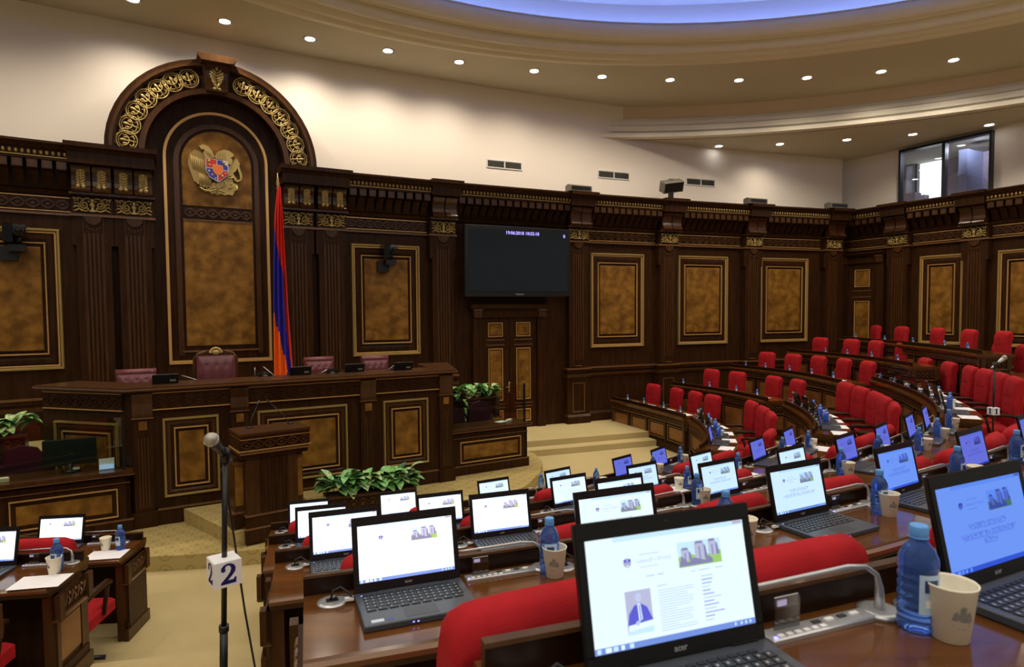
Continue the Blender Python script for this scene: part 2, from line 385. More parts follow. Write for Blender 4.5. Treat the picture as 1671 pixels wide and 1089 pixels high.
# relief of scrolls, corbel, palmette
def spiral(mb, cx, cz, r0, turns, sgn, y, m, rad=.008, a0=0, n=20):
    pts = []
    for i in range(n + 1):
        t = i / n; a = a0 + sgn * turns * 2 * PI * t; r = r0 * (1 - .82 * t)
        pts.append((cx + r * math.cos(a), y, cz + r * math.sin(a)))
    mb.tube(pts, rad, m, 4)
mb = MB()
for sx in (-1, 1):
    spiral(mb, sx * .105, -.005, .060, 1.7, -sx, -.012, 'gold', .011, PI / 2)
    mb.tube([(sx * .02, -.012, .07), (sx * .06, -.014, .088), (sx * .12, -.012, .07)], .011, 'gold', 4)
    mb.tube([(sx * .105, -.012, .058), (sx * .17, -.012, .088), (sx * .235, -.012, .07), (sx * .22, -.012, .035)], .011, 'gold', 4)
    mb.tube([(sx * .165, -.012, -.05), (sx * .185, -.012, .02), (sx * .235, -.012, .01)], .011, 'gold', 4)
    mb.tube([(sx * .03, -.012, -.07), (sx * .10, -.012, -.088), (sx * .17, -.012, -.06), (sx * .205, -.012, -.075), (sx * .24, -.012, -.09)], .011, 'gold', 4)
    mb.tube([(sx * .17, -.012, -.06), (sx * .20, -.012, -.02), (sx * .245, -.012, -.045)], .010, 'gold', 4)
    for q, (x, z) in enumerate(((.19, .055), (.215, -.025), (.14, -.078), (.06, -.05), (.045, .045), (.24, .085))): mb.ball((sx * x, -.014, z), .014, 'gold', 6, sc=(1.3, .6, .9))
mb.ball((0, -.014, .0), .034, 'gold', 8, sc=(1.1, .5, 1)); mb.ball((0, -.014, .052), .022, 'gold', 6, sc=(1.2, .5, 1.5)); mb.box(-.04, .04, -.02, 0, -.09, -.07, 'gold'); mb.box(-.015, .015, -.018, 0, -.07, -.02, 'gold')
ME_REL = mesh_of(mb, 'gilded_scroll_relief')
mb = MB()
mb.ext([(-.16, 4.74), (-.30, 4.74), (-.345, 4.755), (-.355, 4.785), (-.335, 4.815), (-.305, 4.85), (-.295, 4.92), (-.300, 4.99), (-.325, 5.06), (-.365, 5.10), (-.385, 5.13), (-.375, 5.155), (-.34, 5.165), (-.16, 5.165)], (-.125, .125), 'gloss_wood', plane='yz')
ME_CORB = mesh_of(mb, 'scroll_corbel')
mb = MB()
for i in range(6):
    z = 4.875 + i * .040
    for sx in (-1, 1): mb.tube([(0, -.305 - .003 * i, z - .015), (sx * .032, -.322 - .003 * i, z), (sx * (.062 if i < 5 else .045), -.312 - .006 * i, z + .035)], [.013, .018, .006], 'gold', 5)
mb.ball((0, -.345, 5.10), .026, 'gold', 6, sc=(.8, .6, 1.5)); mb.tube([(0, -.315, 4.84), (0, -.312, 4.93), (0, -.32, 5.0), (0, -.345, 5.07)], .012, 'gold', 5)
for sx in (-1, 1): mb.ball((sx * .036, -.335, 4.83), .032, 'gold', 8, sc=(1, .7, 1))
ME_PALM = mesh_of(mb, 'gilded_palmette')
mb = MB()      # one pilaster .56 wide
mb.box(-.28, .28, -.16, 0, 3.93, 4.40, 'dark_wood'); mb.box(-.235, .235, -.16, 0, 1.54, 3.93, 'dark_wood')
mb.box(-.30, .30, -.20, 0, 4.385, 4.425, 'trim_wood'); mb.box(-.28, .28, -.19, 0, 4.425, 4.71, 'dark_wood')
for k in range(5): mb.box(-.115 + k * .058 - .014, -.115 + k * .058 + .014, -.172, -.16, 1.7, 4.12, 'mid_wood')
mb.box(-.14, -.128, -.168, -.16, 1.6, 4.4, 'mid_wood'); mb.box(.128, .14, -.168, -.16, 1.6, 4.4, 'mid_wood')
mb.ext([(-.115, 4.385)] + [(.115 * math.cos(PI + PI * i / 10), 4.385 + .13 * math.sin(PI + PI * i / 10)) for i in range(1, 10)] + [(.115, 4.385)], (-.19, -.16), 'mid_wood')
for i in range(5): mb.ball((-.09 + .045 * i, -.17, 4.215 - .018 * (2 - abs(i - 2))), .012, 'trim_wood', 6)
ME_PIL = mesh_of(mb, 'pilaster_shaft')
mb = MB()
mb.box(-.29, .29, -.17, 0, .2, 1.42, 'dark_wood'); mb.box(-.30, .30, -.2, 0, .2, .40, 'dark_wood'); mb.ext([(0, .40), (-.2, .40), (-.17, .45), (0, .45)], (-.3, .3), 'mid_wood', plane='yz')
mb.box(-.31, .31, -.21, 0, 1.485, 1.525, 'trim_wood'); mb.box(-.29, .29, -.185, 0, 1.42, 1.485, 'dark_wood')
mb.ext([(0, 1.30), (-.18, 1.30), (-.22, 1.345), (-.22, 1.375), (0, 1.375)], (-.31, .31), 'mid_wood', plane='yz')
mb.frame(-.16, .16, .50, 1.18, .022, -.168, -.185, 'trim_wood'); mb.box(-.09, .09, -.19, -.16, 1.56, 1.58, 'trim_wood')
ME_PED = mesh_of(mb, 'pilaster_pedestal')
mb = MB(); mb.box(-.30, .30, -.46, 0, 5.165, 5.335, 'dark_wood'); mb.ext([(0, 5.335), (-.47, 5.335), (-.50, 5.38), (-.55, 5.40), (-.55, 5.47), (0, 5.47)], (-.34, .34), 'dark_wood', plane='yz')
mb.box(-.30, .30, -.3, 0, 4.71, 4.745, 'mid_wood')
ME_CAP = mesh_of(mb, 'pilaster_cap')
def pilaster(W, M, gold=False):
    sh = use(ME_PIL, 'pilaster_shaft', W, M); use(ME_PED, 'pilaster_pedestal', W, M); cp = use(ME_CAP, 'pilaster_cap', W, M)
    use(ME_REL, 'gilded_scroll_relief', sh, Matrix.Translation((0, -.195, 4.565)) @ Matrix.Diagonal((1.02, 1.6, 1.18, 1)))
    for sx in (-.137, .137):
        c = use(ME_CORB, 'scroll_corbel', W, M @ Matrix.Translation((sx, 0, 0)))
        if gold: use(ME_PALM, 'gilded_palmette', c)
PIL = [-36.33 + .56 - .0, -35.2, -32.59, -31.99, -29.73, -26.49, -24.0, -21.45, -18.88]
PIL[0] = -35.77
for i, s in enumerate(PIL): pilaster(wall_front, WM(s), gold=i < 4)
def bay(W, F, a, b, panel=True):            # a, b: ends of the bay between pilasters
    c = (a + b) / 2; h = (b - a) / 2; M = F(c)
    cornice(W, -h, h, M); band(W, -h, h, M); rail(W, -h, h, M)
    return M
bay(wall_front, WM, -40.4, -36.07); wall_panel(wall_front, WM(-36.92)); wall_panel(wall_front, WM(-38.72))
bay(wall_front, WM, -31.69, -30.03); wall_panel(wall_front, WM(-30.89))
M = WM(-28.11); cornice(wall_front, -1.33, 1.33, M)
bay(wall_front, WM, -26.19, -24.3); wall_panel(wall_front, WM(-25.35), -.735, .735)
bay(wall_front, WM, -23.7, -21.75); wall_panel(wall_front, WM(-22.88), -.755, .755)
bay(wall_front, WM, -21.15, -19.18); wall_panel(wall_front, WM(-20.34), -.775, .775)
TP = [1.6, 3.34, 5.7, 8.0]
for t in TP: pilaster(wall_side, WS(t))
M = WS(.62); cornice(wall_side, -.62, .68, M); band(wall_side, -.62, .68, M)
bay(wall_side, WS, 1.9, 3.04); wall_panel(wall_side, WS(2.57), -.50, .50, 1.94, 4.12)
bay(wall_side, WS, 3.64, 5.4); wall_panel(wall_side, WS(4.45), -.7, .7, 1.94, 4.12)
bay(wall_side, WS, 6.0, 7.7); wall_panel(wall_side, WS(6.85), -.7, .7, 1.94, 4.12)
# --- doors
def door(name, M, W, h0, h1, leaves):
    root = bpy.data.objects.new(name, None); COL.objects.link(root); root.matrix_world = M; struct(root)
    mb = MB()
    for sx in (-1, 1):
        mb.box(sx * W - (.0 if sx > 0 else .2), sx * W + (.2 if sx > 0 else 0), -.10, 0, h0, h1 + .05, 'dark_wood')
        mb.box(sx * (W + .1) - .09, sx * (W + .1) + .09, -.15, 0, h1 + .0, h1 + .19, 'mid_wood')
        mb.box(sx * (W + .1) - .11, sx * (W + .1) + .11, -.17, 0, h1 + .155, h1 + .175, 'trim_wood')
    mb.box(-W, W, -.10, 0, h1, h1 + .19, 'dark_wood'); mb.ext([(0, h1 + .19), (-.17, h1 + .19), (-.22, h1 + .25), (-.22, h1 + .28), (0, h1 + .28)], (-W - .26, W + .26), 'dark_wood', plane='yz')
    mb.build('door_casing', root)
    lw = 2 * W / leaves
    for i in range(leaves):
        x0 = -W + i * lw; mb = MB(); mb.box(x0 + .006, x0 + lw - .006, -.045, -.0, h0 + .01, h1, 'dark_wood')
        lf = mb.build('door_leaf', root); hh = h1 - h0; m_ = lw * .24
        for z0, z1 in ((h1 - hh * .17, h1 - hh * .045), (h0 + hh * .27, h1 - hh * .27), (h0 + hh * .075, h0 + hh * .185)):
            mb = MB(); mb.frame(x0 + m_, x0 + lw - m_, z0, z1, .024, -.045, -.066, 'gold_line'); mb.box(x0 + m_ + .04, x0 + lw - m_ - .04, -.056, -.04, z0 + .04, z1 - .04, 'burl'); mb.build('door_panel', lf)
        for z in (h1 - hh * .20, h1 - hh * .245, h0 + hh * .235, h0 + hh * .205, h0 + hh * .045):
            mb = MB(); mb.box(x0 + m_ * .75, x0 + lw - m_ * .75, -.06, -.045, z, z + .022, 'trim_wood'); mb.build('ledge_moulding', lf)
    if leaves == 2:
        mb = MB(); mb.box(-.035, -.01, -.06, -.045, h0 + .85, h0 + 1.05, 'gold'); mb.tube([(-.022, -.05, h0 + .98), (-.022, -.1, h0 + .98), (-.12, -.1, h0 + .97)], .011, 'gold', 6); mb.ball((-.022, -.07, h0 + 1.06), .022, 'gold', 8); mb.build('door_handle', root)
door('door_1', WM(-28.18, .02), .67, .2, 2.70, 2)
door('door_2', WS(.62, .02), .40, .3, 4.05, 1)
# --- the arched niche
SA = -33.92; MA = WM(SA); SPR = 5.50
arch = wall_front
def ring_poly(R0, R1, z0, n=28):
    o = [(R1 * math.cos(PI * i / n), z0 + R1 * math.sin(PI * i / n)) for i in range(n + 1)]
    return o + [(R0 * math.cos(PI * i / n), z0 + R0 * math.sin(PI * i / n)) for i in range(n, -1, -1)]
def ring(mb, R0, R1, z0, y0, y1, m, n=28):
    for i in range(n):
        a, b = PI * i / n, PI * (i + 1) / n
        q = [(r * math.cos(t), z0 + r * math.sin(t)) for r, t in ((R0, a), (R1, a), (R1, b), (R0, b))]
        v = [(x, y1, z) for x, z in q] + [(x, y0, z) for x, z in q]
        mb.add(v, [(0, 1, 2, 3), (1, 5, 6, 2), (4, 0, 3, 7)], m)
mb = MB(); ring(mb, .0, 1.12, SPR, .0, -.02, 'dark_wood'); mb.box(-1.02, 1.02, -.02, .0, 1.5, SPR + .0, 'dark_wood'); mb.build('niche_backing', arch, MA)
mb = MB(); ring(mb, 1.10, 1.63, SPR - .02, .1, -.24, 'dark_wood'); ring(mb, 1.52, 1.66, SPR - .02, .1, -.31, 'dark_wood'); ring(mb, 1.55, 1.60, SPR - .02, -.31, -.33, 'mid_wood'); ring(mb, 1.10, 1.185, SPR - .02, .0, -.29, 'mid_wood'); mb.box(-1.66, -1.1, -.24, .1, 5.2, SPR, 'dark_wood'); mb.box(1.1, 1.66, -.24, .1, 5.2, SPR, 'dark_wood')
ab = mb.build('arch_band', arch, MA)
mb = MB()      # one gilded roundel: a ring round a fleur
mb.tube([(.150 * math.cos(a), -.012, .150 * math.sin(a)) for a in [2 * PI * k / 20 for k in range(20)]], .010, 'gold', 5, closed=True)
mb.tube([(.120 * math.cos(a), -.010, .120 * math.sin(a)) for a in [-PI / 2 + 2 * PI * k / 16 for k in range(1, 16)]], .006, 'gold', 4)
mb.tube([(0, -.012, -.13), (0, -.014, -.04), (0, -.012, .02)], .012, 'gold', 5)
mb.ball((0, -.014, .055), .028, 'gold', 6, sc=(.9, .5, 1.7)); mb.ball((0, -.014, -.03), .020, 'gold', 6, sc=(1.5, .6, .8))
for sx in (-1, 1):
    mb.ball((sx * .048, -.012, .02), .024, 'gold', 6, sc=(.8, .5, 1.5)); mb.tube([(0, -.012, -.03), (sx * .05, -.012, -.02), (sx * .085, -.012, .02), (sx * .075, -.012, .055)], .010, 'gold', 5)
    mb.tube([(0, -.012, -.09), (sx * .04, -.012, -.105), (sx * .08, -.012, -.075), (sx * .065, -.012, -.045)], .008, 'gold', 5)
    mb.tube([(sx * .12, -.012, .10), (sx * .05, -.012, .165), (0, -.012, .195)], .006, 'gold', 4)
ME_ROUND = mesh_of(mb, 'gilded_roundel')
for sg in (-1, 1):
    for k in range(7):
        th = R_(6 + k * 11.0); th = PI / 2 + sg * (PI / 2 - th)
        use(ME_ROUND, 'gilded_roundel', arch, MA @ Matrix.Translation((1.35 * math.cos(th), -.25, SPR + 1.35 * math.sin(th))) @ Matrix.Rotation(-(th - PI / 2), 4, 'Y'))
        mb = MB(); th2 = R_(11.5 + k * 11.0); th2 = PI / 2 + sg * (PI / 2 - th2)
        if k < 6:
            mb.ball((0, -.01, 0), .024, 'gold', 6, sc=(1, .5, 1)); mb.tube([(-.05, -.01, .06), (0, -.01, .12), (.05, -.01, .06)], .008, 'gold', 4); mb.tube([(-.05, -.01, -.06), (0, -.01, -.10), (.05, -.01, -.06)], .008, 'gold', 4)
            mb.build('gilded_link', arch, MA @ Matrix.Translation((1.35 * math.cos(th2), -.25, SPR + 1.35 * math.sin(th2))) @ Matrix.Rotation(-(th2 - PI / 2), 4, 'Y'))
mb = MB(); ring(mb, .79, .835, SPR, -.02, -.06, 'gold_line')
for sx in (-1, 1): mb.box(sx * .8125 - .0225, sx * .8125 + .0225, -.06, -.02, 1.98, SPR, 'gold_line')
mb.box(-.835, .835, -.07, -.02, 1.96, 2.02, 'gold_line'); mb.build('gilded_arch_moulding', arch, MA)
mb = MB(); ring(mb, .60, .68, SPR - .05, -.02, -.05, 'mid_wood')
for sx in (-1, 1): mb.box(sx * .64 - .04, sx * .64 + .04, -.05, -.02, 2.1, SPR - .05, 'mid_wood')
mb.box(-.62, .62, -.06, -.02, 2.16, 2.19, 'trim_wood'); mb.build('inner_arch_moulding', arch, MA)
mb = MB(); ring(mb, 0, .555, 5.45, -.02, -.04, 'burl'); mb.box(-.555, .555, -.04, -.02, 4.70, 5.45, 'burl'); mb.build('upper_burl_panel', arch, MA)
mb = MB(); mb.box(-.555, .555, -.04, -.02, 2.27, 4.45, 'burl'); mb.box(-.56, .56, -.05, -.02, 4.45, 4.465, 'trim_wood'); mb.build('lower_burl_panel', arch, MA)
mb = MB(); mb.box(-.555, .555, -.03, -.02, 4.47, 4.69, 'dark_wood'); guilloche(mb, -.54, .54, 4.58, .062, -.05, 'mid_wood'); mb.build('carved_interlace', arch, MA)
rail(arch, -1.0, 1.0, MA)
mb = MB(); mb.ext([(-.16, 6.60), (.16, 6.60), (.22, 7.06), (-.22, 7.06)], (-.36, -.05), 'mid_wood'); mb.ext([(-.36, 6.60), (-.40, 6.62), (-.38, 6.72), (-.36, 6.82), (-.38, 6.93), (-.44, 7.03), (-.36, 7.06)], (-.17, .17), 'gloss_wood', plane='yz')
ks = mb.build('keystone', arch, MA)
mb = MB(); mb.ext([(-.24, 7.04), (.24, 7.04), (.27, 7.08), (.30, 7.11), (.30, 7.15), (-.30, 7.15), (-.30, 7.11), (-.27, 7.08)], (-.56, -.05), 'mid_wood'); mb.build('keystone_cap', ks)
mb = MB()
for i in range(6):
    z = 6.70 + i * .045; wv = (.05, .08, .10, .11, .10, .07)[i]
    for sx in (-1, 1): mb.tube([(0, -.395, z - .03), (sx * wv * .6, -.41, z), (sx * wv, -.40, z + .045)], [.014, .022, .008], 'gold', 5)
mb.ball((0, -.41, 6.98), .03, 'gold', 6, sc=(.8, .4, 1.6)); mb.ball((0, -.40, 6.67), .03, 'gold', 6, sc=(.7, .4, 1.3))
for sx in (-1, 1): mb.ball((sx * .04, -.405, 6.64), .024, 'gold', 6, sc=(1, .5, 1))
mb.build('gilded_palmette', ks)
# --- coat of arms
EM = thing('coat_of_arms', MA @ Matrix.Translation((-.03, -.045, 5.31)), 'gilded eagle and lion coat of arms on burl wood inside the arch', 'emblem')
def E_(pts): return [((x - 555) * .00094, (560 - y) * .00094) for x, y in pts]
def part(name, pts, d, m, parent=EM): mb = MB(); mb.ext(E_(pts), d, m); return mb.build(name, parent)
wing = part('eagle_wing', [(95, 440), (130, 280), (210, 200), (300, 220), (350, 260), (390, 330), (395, 500), (400, 640), (470, 720), (485, 840), (440, 870), (425, 845), (395, 885), (370, 850), (345, 885), (320, 845), (290, 860), (268, 815), (235, 820), (225, 780), (190, 780), (120, 560)], (-.05, 0), 'gold_dull')
mb = MB()
for i in range(7):
    a = 150 + i * 32; mb.tube([((a - 555) * .00094, -.056, (560 - (300 + 12 * i)) * .00094), ((a + 6 - 555) * .00094, -.058, (560 - (430 + 14 * i)) * .00094), ((a + 40 - 555) * .00094, -.055, (560 - (560 + 12 * i)) * .00094)], .006, 'gold', 4)
for i in range(7):
    a = 290 + i * 30; mb.tube([((a - 555) * .00094, -.056, (560 - (620 + 10 * i)) * .00094), ((a - 8 - 555) * .00094, -.06, (560 - (830)) * .00094)], .007, 'gold', 4)
mb.build('wing_feathers', wing)
head = part('eagle_head', [(285, 130), (360, 95), (440, 120), (500, 200), (540, 310), (450, 345), (380, 320), (350, 240), (375, 190), (340, 175), (330, 200), (300, 160)], (-.085, 0), 'gold')
mane = part('lion_mane', [(550, 330), (560, 240), (620, 190), (700, 150), (790, 160), (860, 210), (868, 250), (815, 285), (850, 330), (820, 420), (760, 400), (700, 350)], (-.085, 0), 'gold')
mb = MB()
for i in range(5):
    for k in range(4):
        for bx, by in ((375 + k * 32 + i * 14, 200 + i * 24 + k * 14), (590 + k * 42, 215 + i * 26)):
            mb.box((bx - 555) * .00094 - .009, (bx - 555) * .00094 + .007, -.092, -.08, (560 - by) * .00094 - .007, (560 - by) * .00094 + .006, 'gold_dull')
stuff(mb.build('carved_scales', head))
lion = part('lion_body', [(820, 420), (870, 330), (900, 280), (935, 300), (975, 380), (960, 420), (1000, 560), (1010, 620), (985, 690), (920, 725), (862, 690), (872, 660), (920, 690), (975, 660), (960, 560), (925, 460), (900, 520), (850, 560), (880, 620), (930, 680), (860, 660), (800, 620), (760, 640), (770, 560), (780, 420)], (-.06, 0), 'gold')
base = part('ribbon_base', [(260, 860), (300, 880), (380, 900), (450, 870), (490, 770), (560, 765), (640, 750), (700, 700), (740, 640), (830, 640), (860, 740), (930, 770), (930, 870), (880, 900), (830, 980), (760, 960), (700, 985), (640, 965), (560, 995), (520, 960), (480, 990), (440, 935), (380, 950), (310, 920)], (-.045, 0), 'gold')
mb = MB()
for pts in ([(560, 770), (565, 860), (560, 980)], [(630, 860), (700, 820), (730, 760), (690, 740)], [(760, 860), (830, 830), (850, 780), (800, 770)], [(480, 880), (540, 860), (600, 870)], [(440, 960), (520, 900), (600, 900), (700, 930)], [(280, 870), (350, 920), (430, 930)], [(700, 640), (780, 660), (860, 640)], [(860, 900), (920, 860), (900, 800)]):
    mb.tube([((x - 555) * .00094, -.05, (560 - y) * .00094) for x, y in pts], .014, 'gold', 5)
mb.build('ribbon_folds', base)
sh = part('shield', [(385, 335), (570, 350), (765, 365), (770, 545), (740, 640), (610, 760), (560, 750), (440, 680), (385, 560)], (-.10, 0), 'silver')
part('red_quarter', [(398, 345), (565, 358), (565, 440), (495, 440), (495, 505), (398, 505)], (-.106, -.09), 'enamel_red', sh)
part('blue_quarter', [(582, 360), (660, 365), (680, 400), (755, 470), (755, 535), (680, 525), (675, 450), (582, 440)], (-.106, -.09), 'enamel_blue', sh)
part('blue_quarter', [(398, 522), (495, 525), (520, 600), (568, 640), (568, 735), (450, 670), (398, 570)], (-.106, -.09), 'enamel_blue', sh)
part('red_quarter', [(680, 548), (758, 555), (740, 630), (615, 740), (590, 735), (590, 640), (640, 620)], (-.106, -.09), 'enamel_red', sh)
mb = MB()
for x, y, r in ((440, 390, 22), (450, 460, 18), (440, 575, 20), (490, 640, 18), (690, 400, 26), (730, 440, 20), (660, 650, 24), (715, 600, 16), (540, 700, 14)): mb.ball(((x - 555) * .00094, -.106, (560 - y) * .00094), r * .00094, 'gold', 6, sc=(1, .4, 1.2))
mb.build('shield_beasts', sh)
part('orange_escutcheon', [(498, 445), (672, 460), (672, 550), (630, 615), (582, 638), (530, 605), (498, 540)], (-.112, -.09), 'enamel_orange', sh)
# ------------------------------------------------------------------ ceiling
mb = MB()
def annulus(mb, R0, R1, z0, z1, m, c=DC, n=96, a0=0, a1=2 * PI):     # closed ring of rectangular section
    rings = []
    for i in range(n + 1):
        a = a0 + (a1 - a0) * i / n; ca, sa = math.cos(a), math.sin(a)
        rings.append([(c.x + r * ca, c.y + r * sa, z) for r, z in ((R0, z0), (R1, z0), (R1, z1), (R0, z1))])
    mb.loft(rings, m, caps=abs(a1 - a0) < 6.2, smooth=False)
annulus(mb, 10.2, 24, CEIL, CEIL + .1, 'ceiling_paint')
ceiling = struct(mb.build('ceiling'))
mb = MB()
def bead(mb, rc, rw, drop, m, c=DC, n=110, z=CEIL, a0=0, a1=2 * PI):      # half-round ring hanging below the ceiling
    pr = [(rc + rw * math.cos(PI * q / 6), z - drop * math.sin(PI * q / 6)) for q in range(7)] + [(rc - rw, z + .08), (rc + rw, z + .08)]
    rings = []
    for i in range(n + 1):
        a = a0 + (a1 - a0) * i / n; rings.append([(c.x + r * math.cos(a), c.y + r * math.sin(a), h) for r, h in pr])
    mb.loft(rings, m, caps=False)
for rc, rw, dr, z0 in ((10.20, .09, .05, 0), (9.98, .12, .13, -.01), (9.80, .05, .05, -.04), (9.62, .12, .15, -.04), (9.44, .05, .05, -.07), (9.25, .13, .15, -.07), (9.05, .06, .05, -.06), (8.86, .13, .12, -.02)): bead(mb, rc, rw, dr, 'mould_paint', z=CEIL + z0)
annulus(mb, 8.74, 10.3, CEIL, CEIL + .1, 'ceiling_paint')
struct(mb.build('trim_1'))['label'] = 'stepped round plaster moulding'
mb = MB(); annulus(mb, 9.25, 9.40, CEIL, 8.42, 'dome_paint'); annulus(mb, 0.01, 9.4, 8.30, 8.42, 'dome_paint', n=96); struct(mb.build('ceiling_dome'))
mb = MB(); annulus(mb, 8.98, 9.04, CEIL + .11, CEIL + .15, 'cove_led'); tag(mb.build('cove_light_strip'), 'blue light strip running round the ceiling cove', 'light')
# bulkhead and lower soffit on the right
BC = Vector((3.1 * .97, 2.5)); 
mb = MB(); BR = 12.72
a0, a1 = R_(8), R_(98)
annulus(mb, BR, 18.5, 6.915, 7.0, 'ceiling_paint', BC, 60, a0 - .2, a1 + .02)
struct(mb.build('ceiling_soffit'))
mb = MB(); annulus(mb, BR, BR + .12, 6.915, CEIL + .05, 'soffit_plaster', BC, 60, a0, a1); struct(mb.build('wall_bulkhead'))
mb = MB()
for dr, z0, z1 in ((.05, 7.30, 7.36), (.12, 7.19, 7.28), (.16, 7.05, 7.17), (.10, 6.99, 7.05), (.20, 6.90, 6.99)):
    annulus(mb, BR - dr, BR + .02, z0, z1, 'mould_paint', BC, 60, a0, a1)
struct(mb.build('trim_2'))['label'] = 'stepped plaster moulding round the bulkhead'
mb = MB(); mb.lathe([(.115, -.012), (.115, 0), (.085, 0), (.085, -.012)], 'white', 20, smooth=False, caps=False); mb.lathe([(.001, -.004), (.088, -.006)], 'lamp_disc', 20, smooth=False, caps=False)
ME_DL = mesh_of(mb, 'downlight')
k = 0
for (x, y), z in [((x, y), CEIL) for x, y in RING] + [((x, y), 8.30) for x, y in DOMEL] + [(p, 6.915) for p in SOFL]:
    o = bpy.data.objects.new('downlight', ME_DL); COL.objects.link(o); o.location = (x, y, z)
    k += 1
    if k <= 13: tag(o, 'recessed round downlight, %s from the left in the upper ceiling ring' % (ORD + ['thirteenth'])[k - 1], 'light')
    elif z > 7: tag(o, 'recessed round downlight of the upper ring, outside the picture', 'light', 'downlights out of view')
    else:
        q_ = SOFL.index((x, y)); tag(o, 'recessed downlight in the lower ceiling, ' + ('leftmost of three in view', 'middle of three in view', 'nearest the control room window', 'hidden behind the bulkhead', 'beyond the right picture edge')[q_], 'light')
# ------------------------------------------------------------------ rows: front line (podium side) of each desk row, seen from the seats, left to right
C0 = Vector((-4.9261, 15.7394, 0)); RK = [15.486, 14.229, 12.942, 11.592, 10.193]; DZ = [2.159, 1.815, 1.461, 1.098, .75]; FZ = [1.41, 1.065, .71, .35, 0.0]
def pol(r, th): a = R_(th); return Vector((C0.x + r * math.sin(a), C0.y - r * math.cos(a), 0))
def arc(k, t0, t1, d=-.07): n = max(2, int(abs(t1 - t0) / 1.5)); return [pol(RK[k] + d, t0 + (t1 - t0) * i / n) for i in range(n + 1)]
def smooth_path(pts, n=14):                  # quadratic fit through three points, resampled evenly
    a, b, c = pts; out = []
    q = 2 * b - .5 * a - .5 * c
    for i in range(n + 1): t = i / n; out.append(a * (1 - t) ** 2 + q * 2 * t * (1 - t) + c * t * t)
    return out
B2 = {4: smooth_path([pol(10.02, 50.3), pol(9.72, 57), pol(9.15, 65)]),
      3: smooth_path([pol(11.50, 52.2), pol(11.23, 59), pol(10.78, 66.5)]),
      2: smooth_path([pol(12.93, 52.3), pol(12.72, 61.5), pol(12.40, 73)]),
      1: smooth_path([at(1675, 628, 1.74) * 1.0, at(1610, 608, 1.74), at(1543, 594, 1.74)])}
B3 = {4: smooth_path([at(1118, 682, .75), at(1055, 665, .75), at(999, 652, .75)]),
      3: smooth_path([at(1252, 655, 1.10), at(1180, 640, 1.10), at(1097, 628, 1.10)]),
      2: smooth_path([at(1372, 626, 1.46), at(1290, 610, 1.46), at(1193, 599, 1.46)]),
      1: smooth_path([at(1487, 598, 1.79), at(1400, 585, 1.79), at(1286, 574, 1.79)]),
      0: smooth_path([at(1600, 578, 2.07), at(1490, 564, 2.07), at(1372, 553, 2.07)])}
for d in (B2, B3):
    for k in d:
        for p in d[k]: p.z = 0
def with_normals(P):
    out = []
    for i, p in enumerate(P):
        a, b = P[max(i - 1, 0)], P[min(i + 1, len(P) - 1)]; t = (b - a).normalized(); out.append((p.x, p.y, t.y, -t.x))
    return out
# tiers: solid stepped carpeted floor under the rows
def ribbon(name, z, inner, outer):
    def res(P, n=60):
        L = [0]
        for i in range(1, len(P)): L.append(L[-1] + (P[i] - P[i - 1]).length)
        out = []
        for q in range(n + 1):
            t = L[-1] * q / n; i = 1
            while i < len(L) - 1 and L[i] < t: i += 1
            u = (t - L[i - 1]) / max(1e-6, L[i] - L[i - 1]); out.append(P[i - 1].lerp(P[i], u))
        return out
    A_, B_ = res(inner), res(outer); mb = MB()
    rings = [[(a.x, a.y, -.4), (b.x, b.y, -.4), (b.x, b.y, z), (a.x, a.y, z)] for a, b in zip(A_, B_)]
    mb.loft(rings, 'carpet', smooth=False)
    return struct(mb.build(name))
def rowline(k, d=0.02):
    P = arc(k, -22, 49, -.07 + d)
    if k in B2: P += [p + (p - C0).normalized() * d for p in B2[k]]
    else: P += arc(k, 50, 57)
    if k in B3: P += [p + (p - C0).normalized() * d for p in B3[k]]
    for p in P: p.z = 0
    return P
RL = {k: rowline(k) for k in range(5)}
for k in (3, 2, 1): ribbon('floor_tier', FZ[k], RL[k], RL[k - 1])
q0 = arc(0, -22, 57, -.05); ribbon('floor_tier', FZ[0], q0, [p + (p - C0).normalized() * 1.5 for p in q0])
q0 = [p + (p - C0).normalized() * .02 for p in B3[0]]; ribbon('floor_tier', 1.32, q0, [p + (p - C0).normalized() * 1.6 for p in q0])
# main floor, dais, landing
mb = MB(); mb.box(-16, 14, -4, 24, -.4, 0, 'carpet'); struct(mb.build('floor'))
dp = [pol(9.0, t) for t in range(-60, 17, 4)] + [Vector((-2.0, 7.35, 0)), Vector((-1.1, 7.85, 0)), Vector((-.3, 8.7, 0)), Vector((.2, 9.5, 0)), Vector((.45, 10.3, 0)), Vector((.52, 11.0, 0)), Vector((.40, 11.7, 0)), Vector((.1, 12.2, 0)), Vector((-1, 14.5, 0)), Vector((-13, 11, 0))]
mb = MB(); mb.ext([(p.x, p.y) for p in dp], (-.02, .17), 'carpet_pattern', plane='xy'); struct(mb.build('floor_dais'))
A30 = R_(30); EU = Vector((math.cos(A30), math.sin(A30), 0)); EV = Vector((-math.sin(A30), math.cos(A30), 0)); PO = Vector((-4.69, 7.73, 0))
def PM(u=0, v=0, z=0, dz=0): p = PO + EU * u + EV * v; return XF(p.x, p.y, z, 30 + dz)     # podium frame
q1, q2 = at(303, 853, .17), at(383, 895, .17); q1.z = q2.z = 0
dd = (q1 - q2).normalized(); nn = Vector((-dd.y, dd.x, 0)); nn = nn if nn.x > 0 else -nn
sp = [q2, q2 + nn * 1.1, q2 + nn * 1.3 + dd * .3, PO + EU * 2.6, PO + EU * 2.6 + EV * .3, PO + EU * .5 + EV * .3, q1 + dd * .25]
mb = MB(); mb.ext([(p.x, p.y) for p in sp], (.1, .34), 'carpet_pattern', plane='xy'); struct(mb.build('floor_lectern_step'))
